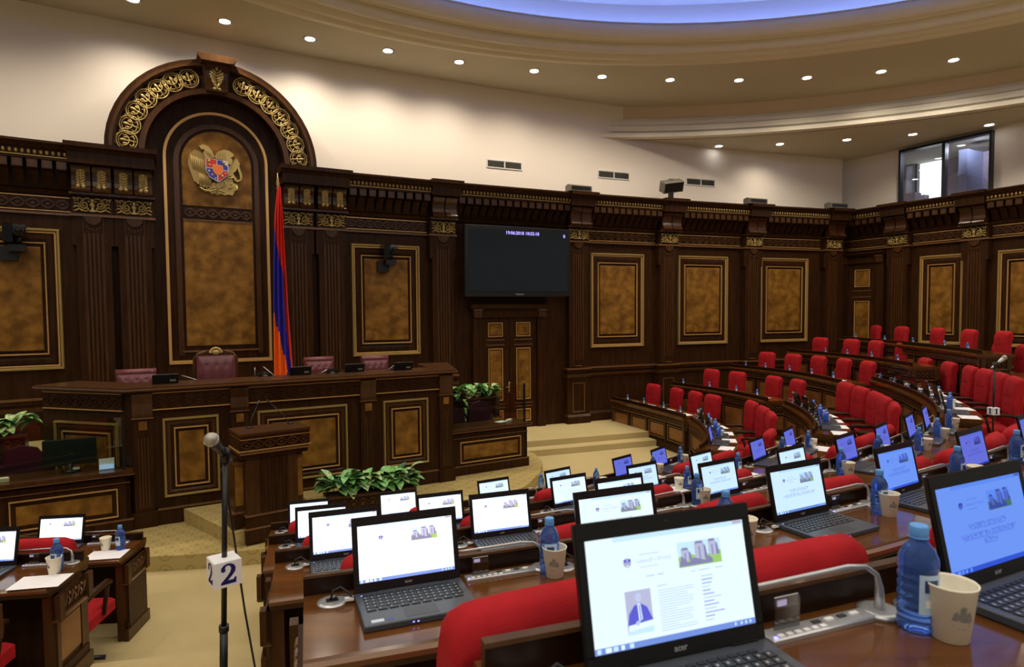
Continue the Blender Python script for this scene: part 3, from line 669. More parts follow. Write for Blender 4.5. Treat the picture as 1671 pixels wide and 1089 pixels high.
def flat(p): p.z = 0; return p
a = flat(at(858, 747, 0)); b = flat(at(1013, 733, 0)); a2 = flat(at(858, 731, .12)); b2 = flat(at(1008, 718, .12)); e = (b - a).normalized(); bk = Vector((-e.y, e.x, 0))
mb = MB(); mb.ext([(p.x, p.y) for p in (a - e * 1.6, b + e * .9, b + e * .9 + bk * 4, a - e * 1.6 + bk * 4)], (-.02, .12), 'carpet', plane='xy'); struct(mb.build('floor_step'))
mb = MB(); mb.ext([(p.x, p.y) for p in (a2 - e * 1.6, b2 + e * .9, b2 + e * .9 + bk * 4, a2 - e * 1.6 + bk * 4)], (.0, .24), 'carpet', plane='xy'); struct(mb.build('floor_landing'))
# raised platform behind the podium
mb = MB(); mb.ext([(p.x, p.y) for p in (PO + EU * .3 + EV * .75, PO + EU * 4.2 + EV * .75, PO + EU * 4.4 + EV * 1.3, PO + EU * 5.6 + EV * 1.3, PO + EU * 5.6 + EV * 3.6, PO + EU * 4.2 + EV * 3.6, PO - EU * 8 + EV * 4.2, PO - EU * 8 + EV * 1.15, PO - EU * .3 + EV * 1.15)], (.1, .85), 'carpet', plane='xy'); struct(mb.build('floor_platform'))
mb = MB(); mb.box(-8, -1.3, 1.10, 1.16, .1, .86, 'dark_wood'); mb.box(-8, -1.3, 1.07, 1.19, .86, .89, 'mid_wood'); struct(mb.build('trim_3', None, PM()))['label'] = 'dark wooden front of the raised platform'
mb = MB(); mb.box(4.3, 5.62, 1.25, 1.30, .1, .86, 'dark_wood'); mb.box(4.3, 5.62, 1.22, 1.32, .86, .885, 'mid_wood'); struct(mb.build('trim_4', None, PM()))['label'] = 'dark wooden platform front below the right planter'
# ------------------------------------------------------------------ control room window
win = bpy.data.objects.new('window_1', None); COL.objects.link(win); win.matrix_world = WS(0); struct(win)
mb = MB(); mb.box(W0, W0 + .05, -.03, .16, 5.4, WZ1, 'black'); mb.box(W1 - .05, W1, -.03, .16, 5.4, WZ1, 'black'); mb.box(W0, W1, -.03, .16, WZ1 - .06, WZ1, 'black'); mb.box(W0, W1, -.03, .16, 5.35, 5.47, 'black'); mb.build('window_frame', win)
mb = MB(); mb.box(2.52, 2.59, -.02, .14, 5.45, WZ1 - .05, 'black'); mb.build('mullion', win)
for x0, x1 in ((W0 + .05, 2.52), (2.59, W1 - .05)):
    mb = MB(); mb.box(x0, x1, .03, .036, 5.47, WZ1 - .06, 'window_glass'); mb.build('pane', win)
cr = bpy.data.objects.new('wall_control_room', None); COL.objects.link(cr); cr.matrix_world = WS(0); struct(cr)
mat('room_wall', (.42, .36, .42), .8); mat('room_blue', (.42, .46, .68), .8); mat('curtain', (.7, .74, .85), .8)
mb = MB(); mb.box(-.9, 4.2, 2.4, 2.5, 5.0, 7.6, 'room_wall'); mb.box(-1., -.9, .26, 2.5, 5.0, 7.6, 'room_wall'); mb.box(4.1, 4.2, .26, 2.5, 5.0, 7.6, 'room_blue'); mb.box(-.9, 4.2, .26, 2.5, 7.35, 7.45, 'room_blue'); mb.box(-.9, 4.2, .26, 2.5, 5.0, 5.1, 'room_wall'); mb.box(2.1, 2.3, 1.6, 2.4, 5.1, 7.35, 'room_blue'); mb.build('room_shell', cr)
mb = MB(); mb.box(.75, 1.30, 2.34, 2.4, 5.4, 6.95, 'daylight'); mb.build('daylit_window', cr)
mb = MB(); mb.box(.70, .75, 2.2, 2.4, 5.2, 7.1, 'dark_grey'); mb.box(.42, .70, 2.25, 2.4, 5.2, 6.9, 'curtain'); mb.build('curtain', cr)
mb = MB(); mb.box(.95, 1.25, 1.2, 1.5, 5.1, 5.95, 'room_wall'); mb.box(1.25, 1.45, 1.3, 1.5, 5.1, 5.86, 'curtain'); tag(mb.build('equipment_cabinet', None, WS(0)), 'pale equipment box inside the control room window', 'equipment')
lamp('control_room_fill', 'POINT', (WS(3.0) @ Vector((-.2, 1.2, 7.1))), 700, color=(.8, .85, 1), shadow_soft_size=.3)  # unseen fill light, added to brighten the room behind the panes
# ------------------------------------------------------------------ things on the wall
def slatted(name, W, x0, x1, z0, z1, label):
    M = WM((x0 + x1) / 2); h = (x1 - x0) / 2; t = thing(name, M, label, 'vent')
    mb = MB(); mb.frame(-h, h, z0, z1, .03, .1, .08, 'white'); mb.box(-.012, .012, .08, .1, z0, z1, 'white'); mb.box(-h, h, .096, .099, z0, z1, 'black'); mb.build('vent_frame', t)
    mb = MB(); n = 9
    for i in range(n):
        z = z0 + .03 + (z1 - z0 - .06) * (i + .5) / n
        mb.add([(-h + .03, .082, z - .004), (h - .03, .082, z - .004), (h - .03, .095, z + .006), (-h + .03, .095, z + .006)], [(0, 1, 2, 3)], 'speaker_grey')
    stuff(mb.build('louvres', t))
slatted('air_vent', 0, -28.62, -27.76, 5.94, 6.13, 'wide white-framed air vent left of the others, above the dark screen')
slatted('air_vent', 0, -25.82, -24.94, 5.94, 6.13, 'white-framed air vent in the middle, left of the tilted loudspeaker')
slatted('air_vent', 0, -23.32, -22.44, 5.94, 6.13, 'white-framed air vent on the right, above the third wall panel')
# television
TV = thing('wall_television', WM(-28.07, .30), 'large switched-on black screen showing date and time above the double door', 'television')
mb = MB(); mb.cbox(-1.25, 1.25, -4.635, -3.145, .0, .09, .012, 'black', Matrix(((1, 0, 0, 0), (0, 0, -1, 0), (0, -1, 0, 0), (0, 0, 0, 1)))); mb.box(-.5, .5, 0, .3, 3.5, 4.3, 'black'); mb.build('casing', TV)
mb = MB(); mb.box(-1.17, 1.17, -.094, -.088, 3.26, 4.55, 'tv_glass'); scr = mb.build('display', TV)
mb = MB(); add_text(mb, '19:06:2018 10:55:18', .098, 'tv_text', Matrix.Translation((.07, -.097, 4.495)) @ FACE, .002); add_text(mb, '0', .105, 'tv_text', Matrix.Translation((1.09, -.097, 4.47)) @ FACE, .002); mb.build('display_text', scr)
mb = MB(); add_text(mb, 'Panasonic', .05, 'silver', Matrix.Translation((0, -.093, 3.195)) @ FACE, .001); mb.build('maker_name', TV)
# robot cameras
def ptz(s, z, label, off=.0):
    t = thing('dome_camera', WM(s, off), label, 'camera'); mb = MB()
    mb.box(-.17, .05, -.16, 0, z - .36, z - .15, 'black'); mb.build('wall_bracket', t)
    mb = MB(); mb.box(-.05, .16, -.30, -.10, z - .23, z - .13, 'black'); mb.lathe([(.05, 0), (.05, .16)], 'black', 10, Matrix.Translation((.07, -.2, z - .13))); mb.build('pan_base', t)
    mb = MB(); mb.cbox(-.10, .02, -.36, -.08, z - .10, z + .18, .015, 'black_gloss'); mb.build('camera_yoke', t)
    mb = MB(); mb.lathe([(.04, .0), (.075, .02), (.085, .14), (.085, .24), (.06, .27)], 'black', 14, Matrix.Translation((.09, -.12, z + .07)) @ Matrix.Rotation(PI / 2, 4, 'X')); mb.box(.02, .17, -.3, -.1, z + .13, z + .17, 'dark_grey'); mb.ball((.09, -.395, z + .07), .05, 'black_gloss', 10); mb.build('camera_head', t)
ptz(-30.92, 3.99, 'black robot camera on the framed wall panel right of the flag')
ptz(-36.80, 4.02, 'black robot camera at the left edge over the large wall panel')
# loudspeakers on the pilaster caps
def speaker(s, label, tilt=0, W=WM, z=5.47, off=.42):
    t = thing('loudspeaker', W(s, off, z), label, 'speaker'); mb = MB()
    if tilt:
        R = Matrix.Translation((0, 0, .30)) @ Matrix.Rotation(R_(28), 4, 'X') @ Matrix.Rotation(R_(-10), 4, 'Y')
        mb.cbox(-.26, .26, -.10, .12, -.13, .13, .02, 'speaker_grey', R); mb.build('cabinet', t)
        mb = MB(); mb.box(-.24, .24, -.106, -.10, -.11, .11, 'black', R); mb.build('grille', t)
        mb = MB(); mb.box(-.05, .05, .0, .08, 0, .25, 'black'); mb.lathe([(.08, 0), (.08, .05)], 'speaker_grey', 10, Matrix.Translation((0, .03, .42))); mb.build('mount', t)
    else:
        mb.ext([(-.12, 0), (.12, 0), (.12, .13), (.0, .155), (-.12, .12)], (-.27, .27), 'speaker_grey', plane='yz'); mb.build('cabinet', t)
        mb = MB(); mb.box(-.24, .24, -.126, -.12, .025, .10, 'black'); mb.build('grille', t)
speaker(-26.62, 'flat grey loudspeaker on the cornice just right of the dark screen')
speaker(-24.1, 'tilted black-fronted loudspeaker standing on the cornice between two vents', 1)
speaker(-21.62, 'flat grey loudspeaker on the cornice, second from the room corner')
speaker(-19.05, 'flat grey loudspeaker on the cornice in the room corner')
# ------------------------------------------------------------------ podium
POD = thing('podium', PM(0, 0, .17), 'long dark wooden presidium desk with framed burl panels below the arch', 'desk')
T = 1.75
mb = MB(); mb.box(0, 4.30, 0, .08, 0, 1.62, 'dark_wood'); mb.box(0, 4.3, .0, .06, 1.62, 1.70, 'dark_wood')
lw = Matrix.Translation((0, 0, 0)) @ Matrix.Rotation(R_(134), 4, 'Z')
def wing(M, sg): return M
mb.box(.0, 1.45, -.08, 0, 0, 1.70, 'dark_wood', Matrix.Rotation(R_(134), 4, 'Z'))
mb.box(4.3 * 0, 1.45, .0, .08, 0, 1.70, 'dark_wood', Matrix.Translation((4.3, 0, 0)) @ Matrix.Rotation(R_(70), 4, 'Z'))
mb.box(-.04, 4.34, -.05, .08, 0, .20, 'dark_wood'); mb.box(-.02, 4.32, -.06, .08, .19, .205, 'trim_wood')
mb.build('front_board', POD)
mb = MB()
tp = [(-.07, -.09), (4.37, -.09), (4.86, 1.40), (4.3, 1.42), (4.15, .62), (.05, .62), (-.65, 1.4), (-1.1, 1.02)]
mb.ext(tp, (T - .055, T), 'mid_wood', plane='xy'); mb.ext([(x * 1.004 - .008, y - .015 if y < 0 else y) for x, y in tp], (T - .035, T - .015), 'trim_wood', plane='xy'); mb.build('desk_top', POD)
mb = MB(); mb.box(.1, 4.2, .5, .62, 0, T - .06, 'dark_wood'); mb.build('rear_board', POD)
def pod_frieze(x0, x1, M=Matrix.Identity(4)):
    mb = MB(); mb.box(x0, x1, -.03, 0, 1.46, 1.70, 'dark_wood', M); mb.box(x0, x1, -.045, 0, 1.665, 1.675, 'gold_line', M); mb.box(x0, x1, -.045, 0, 1.455, 1.467, 'gold_line', M)
    mb.ext([(0, 1.68), (-.05, 1.68), (-.075, 1.70), (0, 1.70)], (x0, x1), 'dark_wood', M, plane='yz')
    f = mb.build('frieze', POD); mb = MB(); g = MB(); guilloche(g, x0, x1, 1.56, .05, -.042, 'dark_wood', .16, .013, .014); mb.add(g.v, g.f, 'dark_wood', M); mb.build('carved_interlace', f)
def pod_panel(x0, x1, z0, z1, M=Matrix.Identity(4)):
    mb = MB(); mb.frame(x0, x1, z0, z1, .035, -.002, -.032, 'gold_dull', M); mb.frame(x0 + .04, x1 - .04, z0 + .04, z1 - .04, .05, -.002, -.012, 'mid_wood', M); p = mb.build('panel_frame', POD)
    mb = MB(); mb.frame(x0 + .125, x1 - .125, z0 + .125, z1 - .125, .02, -.002, -.03, 'gold_line', M); mb.build('gilded_inner_frame', p)
    mb = MB(); mb.box(x0 + .18, x1 - .18, -.02, 0, z0 + .18, z1 - .18, 'burl', M); mb.build('burl_inlay', p)
def pod_pilaster(x0, x1):
    mb = MB(); mb.box(x0, x1, -.05, 0, .2, 1.36, 'dark_wood'); mb.box(x0 - .01, x1 + .01, -.07, 0, 1.36, 1.375, 'trim_wood'); mb.ext([(0, 1.375), (-.06, 1.375), (-.08, 1.42), (-.065, 1.55), (-.10, 1.66), (0, 1.70)], (x0, x1), 'mid_wood', plane='yz')
    for k in range(4): mb.box(x0 + .05 + k * .033, x0 + .065 + k * .033, -.056, -.05, .25, 1.12, 'mid_wood')
    mb.box(x0 - .02, x1 + .02, -.075, 0, 0, .205, 'dark_wood'); p = mb.build('pilaster', POD)
    mb = MB(); mb.box(x0 + .065, x1 - .065, -.06, -.045, 1.22, 1.33, 'burl'); mb.build('burl_square', p)
for a, b in ((0, .22), (1.11, 1.33), (2.84, 3.07), (4.08, 4.30)): pod_pilaster(a, b)
for a, b in ((.22, 1.11), (1.33, 2.84), (3.07, 4.08)): pod_frieze(a, b)
for a, b in ((.32, .97), (1.44, 2.66), (3.19, 3.91)): pod_panel(a, b, .33, 1.34)
ML = Matrix.Rotation(R_(134 + 180), 4, 'Z'); pod_frieze(-1.40, -.12, ML); pod_panel(-1.25, -.22, .33, 1.30, ML)
# lectern
LEC = thing('lectern', XF(-3.02, 7.12, .19, 37), 'dark wooden speaker rostrum with fluted front in front of the presidium', 'lectern')
mb = MB(); mb.box(-.02, .56, -.0, .30, 0, 1.0, 'mid_wood'); mb.box(-.13, .66, .12, .55, .17, .98, 'mid_wood')
for k in range(8): mb.box(.13 + k * .042, .155 + k * .042, -.012, 0, .34, .98, 'dark_wood')
mb.build('body', LEC)
mb = MB(); mb.box(-.05, .60, -.04, .3, 0, .16, 'dark_wood'); mb.box(-.055, .605, -.045, .3, .16, .175, 'trim_wood'); mb.box(-.04, .58, -.02, .3, .16, .31, 'dark_wood'); mb.box(-.045, .585, -.03, .3, .305, .32, 'trim_wood'); mb.box(-.17, .69, .09, .57, .17, .34, 'dark_wood'); mb.box(-.175, .695, .085, .57, .335, .35, 'trim_wood'); mb.build('plinth', LEC)
for x0, x1 in ((-.12, -.03), (.57, .65)):
    mb = MB(); mb.box(x0, x1, .108, .12, .42, .90, 'burl'); mb.box(x0 - .01, x1 + .01, .09, .12, .90, .93, 'trim_wood'); mb.build('burl_panel', LEC)
mb = MB(); mb.box(-.09, .68, -.03, .42, .98, 1.03, 'dark_wood'); mb.box(-.09, .69, -.06, .42, 1.03, 1.055, 'trim_wood'); mb.box(-.10, .70, -.04, .40, 1.055, 1.21, 'dark_wood'); mb.box(-.11, .71, -.05, .41, 1.065, 1.078, 'gold_line'); mb.box(-.09, .69, -.06, .42, 1.20, 1.215, 'gold_line'); mb.box(-.10, .70, -.08, .44, 1.245, 1.275, 'mid_wood'); mb.box(-.09, .69, -.07, .43, 1.215, 1.245, 'dark_wood')
top = mb.build('top', LEC); mb = MB(); guilloche(mb, -.09, .69, 1.14, .04, -.055, 'mid_wood', .13, .011, .014); mb.build('carved_interlace', top)
def goose(name, pts, r, label, M, head=.012, hl=.07):
    t = thing(name, M, label, 'microphone'); mb = MB(); mb.lathe([(.035, 0), (.035, .012), (.015, .02)], 'black', 12, Matrix.Translation(pts[0])); mb.build('base', t)
    mb = MB(); mb.tube(pts, r, 'dark_grey', 6); mb.build('gooseneck', t)
    a, b = Vector(pts[-2]), Vector(pts[-1]); d = (b - a).normalized(); mb = MB(); mb.tube([b, b + d * hl * .3, b + d * hl], [head * .8, head, head * .8], 'black', 8); mb.build('microphone_head', t)
goose('gooseneck_microphone', [(.10, .30, .02), (.14, .35, .12), (.22, .40, .26)], .004, 'left thin gooseneck microphone on the rostrum top', XF(-3.02, 7.12, 1.445, 37))
goose('gooseneck_microphone', [(.58, .30, .02), (.51, .36, .14), (.39, .42, .27)], .004, 'right thin gooseneck microphone on the rostrum top', XF(-3.02, 7.12, 1.445, 37))
# side desks with glass screens
def side_desk(M, L, label, frx):
    t = thing('stenographers_desk', M, label, 'desk'); mb = MB()
    mb.box(0, L, 0, .06, 0, .68, 'dark_wood'); mb.box(-.02, L + .02, -.03, .07, 0, .14, 'dark_wood'); mb.box(-.025, L + .025, -.035, .07, .14, .155, 'trim_wood'); mb.box(-.0, L, 0, .5, .66, .70, 'mid_wood')
    mb.box(L - .05, L, 0, .55, 0, .68, 'dark_wood'); mb.build('front_board', t)
    mb = MB(); mb.box(-.04, L + .04, -.06, .50, .715, .755, 'mid_wood'); mb.box(-.03, L + .03, -.04, .5, .69, .715, 'dark_wood'); mb.box(-.05, L + .05, -.065, .45, .70, .712, 'trim_wood'); mb.box(0, L, -.025, 0, .60, .61, 'trim_wood'); mb.build('desk_top', t)
    for a, b in frx:
        mb = MB(); mb.frame(a, b, .19, .54, .018, -.0, -.025, 'gold_line'); p = mb.build('panel_frame', t); mb = MB(); mb.box(a + .065, b - .065, -.012, 0, .255, .475, 'burl'); mb.build('burl_inlay', p)
    return t
SDR = XF(-.96, 10.07, .17, 30.5)
side_desk(SDR, 1.40, 'low dark stenographers desk right of the presidium with one burl panel', [(.12, 1.27)])
P1 = Vector((-5.78, 6.99, 0)); a31 = R_(31)
SDL = XF(P1.x - 2.4 * math.cos(a31), P1.y - 2.4 * math.sin(a31), .17, 31)
side_desk(SDL, 2.4 + 1.27, 'low dark stenographers desk left of the presidium behind the front row', [(2.49, 3.54), (1.2, 2.3)])
def glass(M, x0, x1, label, posts):
    t = thing('glass_screen', M, label, 'screen'); mb = MB(); mb.box(x0, x1, .03, .04, .76, 1.40, 'clear_glass'); mb.build('glass_pane', t)
    for x in posts: mb = MB(); mb.box(x - .012, x + .012, .015, .055, .755, 1.42, 'black'); mb.build('post', t)
glass(SDR, 0, 1.38, 'clear glass screen on the right stenographers desk', (.01, 1.37))
glass(SDL, .3, 3.62, 'clear glass screen on the left stenographers desk', (3.61, 1.9))
mb = MB(); mb.box(0, .2, 0, .14, 0, .004, 'paper', Matrix.Rotation(.3, 4, 'Z')); tag(mb.build('paper_sheet', None, SDR @ XF(.95, .15, .757)), 'white paper lying on the right stenographers desk', 'paper')
mb = MB(); mb.cbox(0, .14, 0, .05, 0, .03, .01, 'cup_paper', Matrix.Rotation(.5, 4, 'Z')); tag(mb.build('stapler', None, SDR @ XF(1.14, .2, .757)), 'small beige stapler beside the paper on the right stenographers desk', 'stapler')
# monitor and cards on the left side desk
t = thing('computer_monitor', SDL @ XF(2.4 + .66, .28, .757), 'black computer monitor seen from behind the glass on the left desk', 'monitor')
mb = MB(); mb.cbox(-.27, .27, -.02, .02, .08, .40, .01, 'monitor_glass'); mb.build('display_case', t)
mb = MB(); mb.lathe([(.10, 0), (.10, .015), (.03, .02), (.025, .1)], 'black', 14); mb.build('stand', t)
mb = MB(); mb.box(.02, .09, -.024, -.02, .02, .05, 'white'); mb.build('sticker', t)
mb = MB(); mb.ext([(-.05, 0), (.05, 0), (0, .13)], (-.08, .08), 'paper', plane='yz'); mb.box(-.07, .07, -.052, -.03, .01, .06, 'text_cool'); tag(mb.build('desk_calendar', None, SDL @ XF(2.4 + 1.03, .2, .757)), 'white tent calendar on the left stenographers desk', 'calendar')
# chairs of the stenographers
def round_chair(M, label):
    t = thing('upholstered_chair', M, label, 'chair'); mb = MB()
    pr = [(-.22, .45), (-.24, .7), (-.22, .88), (-.15, .98), (0, 1.02), (.15, .98), (.22, .88), (.24, .7), (.22, .45)]
    mb.ext(pr, (-.03, .05), 'purple_fabric', smooth=False); mb.build('backrest', t)
    mb = MB(); mb.cbox(-.24, .24, -.5, -.02, .4, .48, .02, 'purple_fabric'); mb.build('seat', t)
    for x in (-.2, .2):
        for y in (-.45, -.02): mb = MB(); mb.tube([(x, y, 0), (x * .95, y, .4)], .014, 'black', 6); mb.build('leg', t)
for M, lb in ((SDR @ XF(.28, .62, .0), 'left dark purple chair behind the right glass screen'), (SDR @ XF(.86, .70, .06), 'right dark purple chair behind the right glass screen'), (SDL @ XF(2.4 + .12, .9, .0), 'dark purple chair at the left edge behind the glass screen'), (SDL @ XF(2.4 + .88, 1.0, 0), 'dark purple chair behind the black monitor')):
    round_chair(M @ Matrix.Rotation(0, 4, 'Z'), lb)
mb = MB(); mb.cbox(-.07, .07, -.03, .03, 0, .05, .01, 'cup_paper'); tag(mb.build('tissue_pack', None, SDL @ XF(2.4 + .02, .12, .757)), 'small pale tissue pack at the left edge of the left desk', 'tissues')
# ------------------------------------------------------------------ planters
def leaf(mb, base, yaw, pitch, L, Wd, m, droop=.9):
    n = 5; up = Vector((0, 0, 1)); p = Vector(base); rings = []
    side = Vector((-math.sin(yaw), math.cos(yaw), 0)); pt = pitch
    for i in range(n + 1):
        t = i / n; wv = Wd * math.sin(PI * min(1, t * .93 + .05)) ** .8 * (1 - .35 * t)
        d = Vector((math.cos(yaw) * math.cos(pt), math.sin(yaw) * math.cos(pt), math.sin(pt)))
        nrm = side.cross(d)
        rings.append([p - side * wv - nrm * wv * .25, p, p + side * wv - nrm * wv * .25]); p = p + d * L / n; pt -= droop / n
    v = [q for r in rings for q in r]; f = []
    for i in range(n): f += [(3 * i, 3 * i + 1, 3 * i + 4, 3 * i + 3), (3 * i + 1, 3 * i + 2, 3 * i + 5, 3 * i + 4)]
    mb.add(v, f, m, None, True)
def planter(M, L, W, Hh, label, plabel, nleaf, hang=(), seed=1, ls=1.):
    rnd = random.Random(seed)
    t = thing('planter_box', M, label, 'planter'); mb = MB()
    mb.box(-L / 2, L / 2, -W / 2, W / 2, 0, Hh - .03, 'board_wood'); mb.build('box_body', t)
    mb = MB(); mb.box(-L / 2 - .02, L / 2 + .02, -W / 2 - .02, W / 2 + .02, Hh - .03, Hh, 'mid_wood'); mb.box(-L / 2 - .02, L / 2 + .02, -W / 2 - .02, W / 2 + .02, 0, .025, 'mid_wood'); mb.box(-L / 2 + .03, L / 2 - .03, -W / 2 + .03, W / 2 - .03, Hh, Hh + .004, 'soil'); mb.build('rim', t)
    mb = MB(); guilloche(mb, -L / 2 + .02, L / 2 - .02, Hh * .5, Hh * .26, -W / 2 - .012, 'mid_wood', .12, .010, .012); mb.build('carved_lattice', t)
    for k in range(nleaf):
        x = rnd.uniform(-L / 2, L / 2) * .97; y = rnd.uniform(-W / 2, W / 2) * .8
        if k == 0:
            pl = thing('leafy_houseplant', M @ Matrix.Translation((0, 0, Hh)), plabel, 'plant')
            mb = MB()
            for q in range(14): xx = rnd.uniform(-L / 2, L / 2) * .9; mb.tube([(xx, 0, 0), (xx + rnd.uniform(-.06, .06), rnd.uniform(-.08, .08), rnd.uniform(.08, .2))], .006, 'leaf_dark', 4)
            mb.build('stems', pl)
        side = -1 if rnd.random() < .62 else 1
        yaw = rnd.uniform(-2.7, -.4) if side < 0 else rnd.uniform(.3, 2.8)
        if abs(x) > L * .38: yaw = (0 if x > 0 else PI) + rnd.uniform(-1, .6)
        z = rnd.uniform(.03, .18) * ls; mb = MB()
        leaf(mb, (x, y * .5, z), yaw, rnd.uniform(-.1, 1.1), rnd.uniform(.13, .21) * ls, rnd.uniform(.055, .088) * ls, rnd.choice(['leaf', 'leaf', 'leaf_pale', 'leaf_pale', 'leaf_dark']), rnd.uniform(.6, 1.7))
        mb.build('leaf', pl)
    for x, yy, dn in hang:
        for q in range(int(dn / .05)):
            mb = MB(); leaf(mb, (x + rnd.uniform(-.04, .04), yy, -.05 * q), rnd.uniform(-2.6, -.5), .1, .10, .035, 'leaf', 1.6); mb.build('leaf', pl)
planter(XF(-1.93, 8.42, .17, 24), 1.16, .26, .26, 'low carved wooden planter standing before the right half of the presidium', 'dense variegated leafy plants in the low planter before the presidium', 190, ((-.62, -.1, .2),), 3, 1.15)
planter(XF(-.80, 11.55, .85, 33), 1.15, .28, .40, 'carved wooden planter beside the presidium behind the right glass screen', 'green leafy plants with a hanging vine right of the presidium', 140, ((-.2, -.18, .5), (.62, -.05, .15)), 5, 1.0)
planter(XF(-7.32, 8.66, .85, 31), .95, .35, .30, 'dark carved planter at the left edge behind the left desk', 'pale green leafy plant at the left edge of the hall', 70, (), 8, 1.2)
# ------------------------------------------------------------------ presidium chairs and equipment
def tufted(mb, w0, w1, z0, z1, y, th, m, rows, cols):     # tufted backrest: grid with button dimples
    nx, nz = cols * 4, rows * 4; v = []; f = []
    for j in range(nz + 1):
        for i in range(nx + 1):
            u, t = i / nx, j / nz; wd = w0 + (w1 - w0) * t; x = (u - .5) * wd; z = z0 + (z1 - z0) * t
            cx, cz = (u * cols) % 1, (t * rows) % 1; off = .5 if int(t * rows) % 2 else 0; cx = ((u * cols) + off) % 1
            d = math.exp(-((cx - .5) ** 2 + (cz - .5) ** 2) * 22) * th * .75
            e = min(u, 1 - u, t, 1 - t) * 7; e = min(1, e) ** .5
            v.append((x, y - th * e + d, z))
    for j in range(nz):
        for i in range(nx): a = j * (nx + 1) + i; f.append((a, a + 1, a + nx + 2, a + nx + 1))
    mb.add(v, f, m, None, True)
    for j in range(rows):
        for i in range(cols):
            u = ((i + .5 - (.5 if j % 2 else 0)) / cols); t = (j + .5) / rows
            if .06 < u < .97: mb.ball(((u - .5) * (w0 + (w1 - w0) * t), y - th * .30, z0 + (z1 - z0) * t), .012, 'maroon_dark', 6)
def leather_chair(M, label, h, crown=False, w=.52):
    t = thing('leather_armchair', M, label, 'chair'); mb = MB()
    tufted(mb, w - .06, w, .52, h - .07, -.02, .05, 'maroon', 4, 4); mb.box(-w / 2, w / 2, -.02, .05, .50, h - .06, 'maroon')
    if not crown: mb.tube([(-w / 2 - .005, .03, h - .05), (w / 2 + .005, .03, h - .05)], .058, 'maroon', 10)
    mb.build('backrest', t)
    mb = MB(); mb.cbox(-w / 2, w / 2, -.52, .0, .40, .52, .03, 'maroon'); mb.build('seat', t)
    for sx in (-1, 1): mb = MB(); mb.tube([(sx * (w / 2 + .04), .02, .55), (sx * (w / 2 + .05), -.2, .68), (sx * (w / 2 + .05), -.45, .66), (sx * (w / 2 + .03), -.45, .45)], .024, 'mid_wood', 6); mb.build('armrest', t)
    mb = MB(); mb.lathe([(.035, .08), (.035, .40)], 'black', 8)
    for k in range(5): a = k * 2 * PI / 5; mb.tube([(0, 0, .09), (.28 * math.cos(a), .28 * math.sin(a), .05)], .022, 'black', 5)
    mb.build('swivel_base', t)
    if crown:
        mb = MB()
        for sx in (-1, 1): mb.tube([(sx * w / 2, .03, .5), (sx * (w / 2 + .02), .03, h - .10), (sx * (w / 2 - .03), .03, h - .04), (sx * .12, .03, h - .01)], .026, 'mid_wood', 6)
        mb.box(-.2, .2, .01, .05, h - .06, h - .02, 'mid_wood'); fr = mb.build('carved_frame', t)
        mb = MB()
        for k in range(9): a = PI * (k + .5) / 9; mb.ball((.07 * math.cos(a), .0, h - .03 + .07 * math.sin(a)), .02, 'gold', 6, sc=(1, .8, 1))
        mb.ball((0, .0, h - .02), .05, 'gold', 8, sc=(1.2, .5, .8)); mb.build('gilded_crest', fr)
def on_pod(px, py, z, d): p = at(px, py, z); return p
def seat_at(px, py, z, yaw, floor=.85):
    p = at(px, py, z); return XF(p.x, p.y, floor, yaw)
leather_chair(seat_at(222, 603, 2.00, 30), 'maroon tufted leather chair at the left end of the presidium', 1.15)
leather_chair(seat_at(352, 573, 2.30, 32), 'tall maroon tufted chairman armchair with gilded crest under the arch', 1.45, True, .50)
leather_chair(seat_at(520, 583, 2.05, 30), 'maroon leather chair just right of the flag at the presidium', 1.20, False, .5)
leather_chair(seat_at(612, 581, 2.07, 30), 'maroon leather chair at the right end of the presidium', 1.22, False, .46)
def pod_laptop(u, v, lab, wv=.34):
    t = thing('presidium_laptop', PM(u, v, 1.92, 180), lab, 'laptop'); mb = MB()
    mb.cbox(-wv / 2, wv / 2, -.22, .0, .0, .02, .005, 'black'); mb.build('base', t)
    mb = MB(); mb.box(-wv / 2, wv / 2, -.0, .012, .0, .13, 'black', Matrix.Translation((0, 0, .01)) @ Matrix.Rotation(R_(-25), 4, 'X')); mb.build('lid', t)
    mb = MB(); mb.box(-.12, -.05, .013, .014, .025, .055, 'silver', Matrix.Translation((0, 0, .01)) @ Matrix.Rotation(R_(-25), 4, 'X')); mb.build('sticker', t)
for px, py, lab in ((270, 625, 'first black laptop from the left on the presidium'), (490, 611, 'black laptop on the presidium just right of the flag'), (578, 606, 'black laptop on the presidium before the rightmost maroon chair'), (657, 603, 'black laptop nearest the right end of the presidium')):
    p = at(px, py, 1.93); d = p - PO; pod_laptop(d.dot(EU), d.dot(EV), lab, .30)
for px, py, lab in ((432, 613, 'small black conference console on the presidium left of the flag'), (541, 608, 'small black conference console between two presidium laptops')):
    p = at(px, py, 1.93); t = thing('conference_console', XF(p.x, p.y, 1.92, 30), lab, 'console'); mb = MB(); mb.ext([(-.05, 0), (.05, 0), (.05, .06), (-.05, .03)], (-.09, .09), 'black_gloss', plane='yz'); mb.build('housing', t)
    mb = MB(); mb.box(-.03, .03, -.056, -.05, .008, .02, 'silver'); mb.build('label_strip', t)
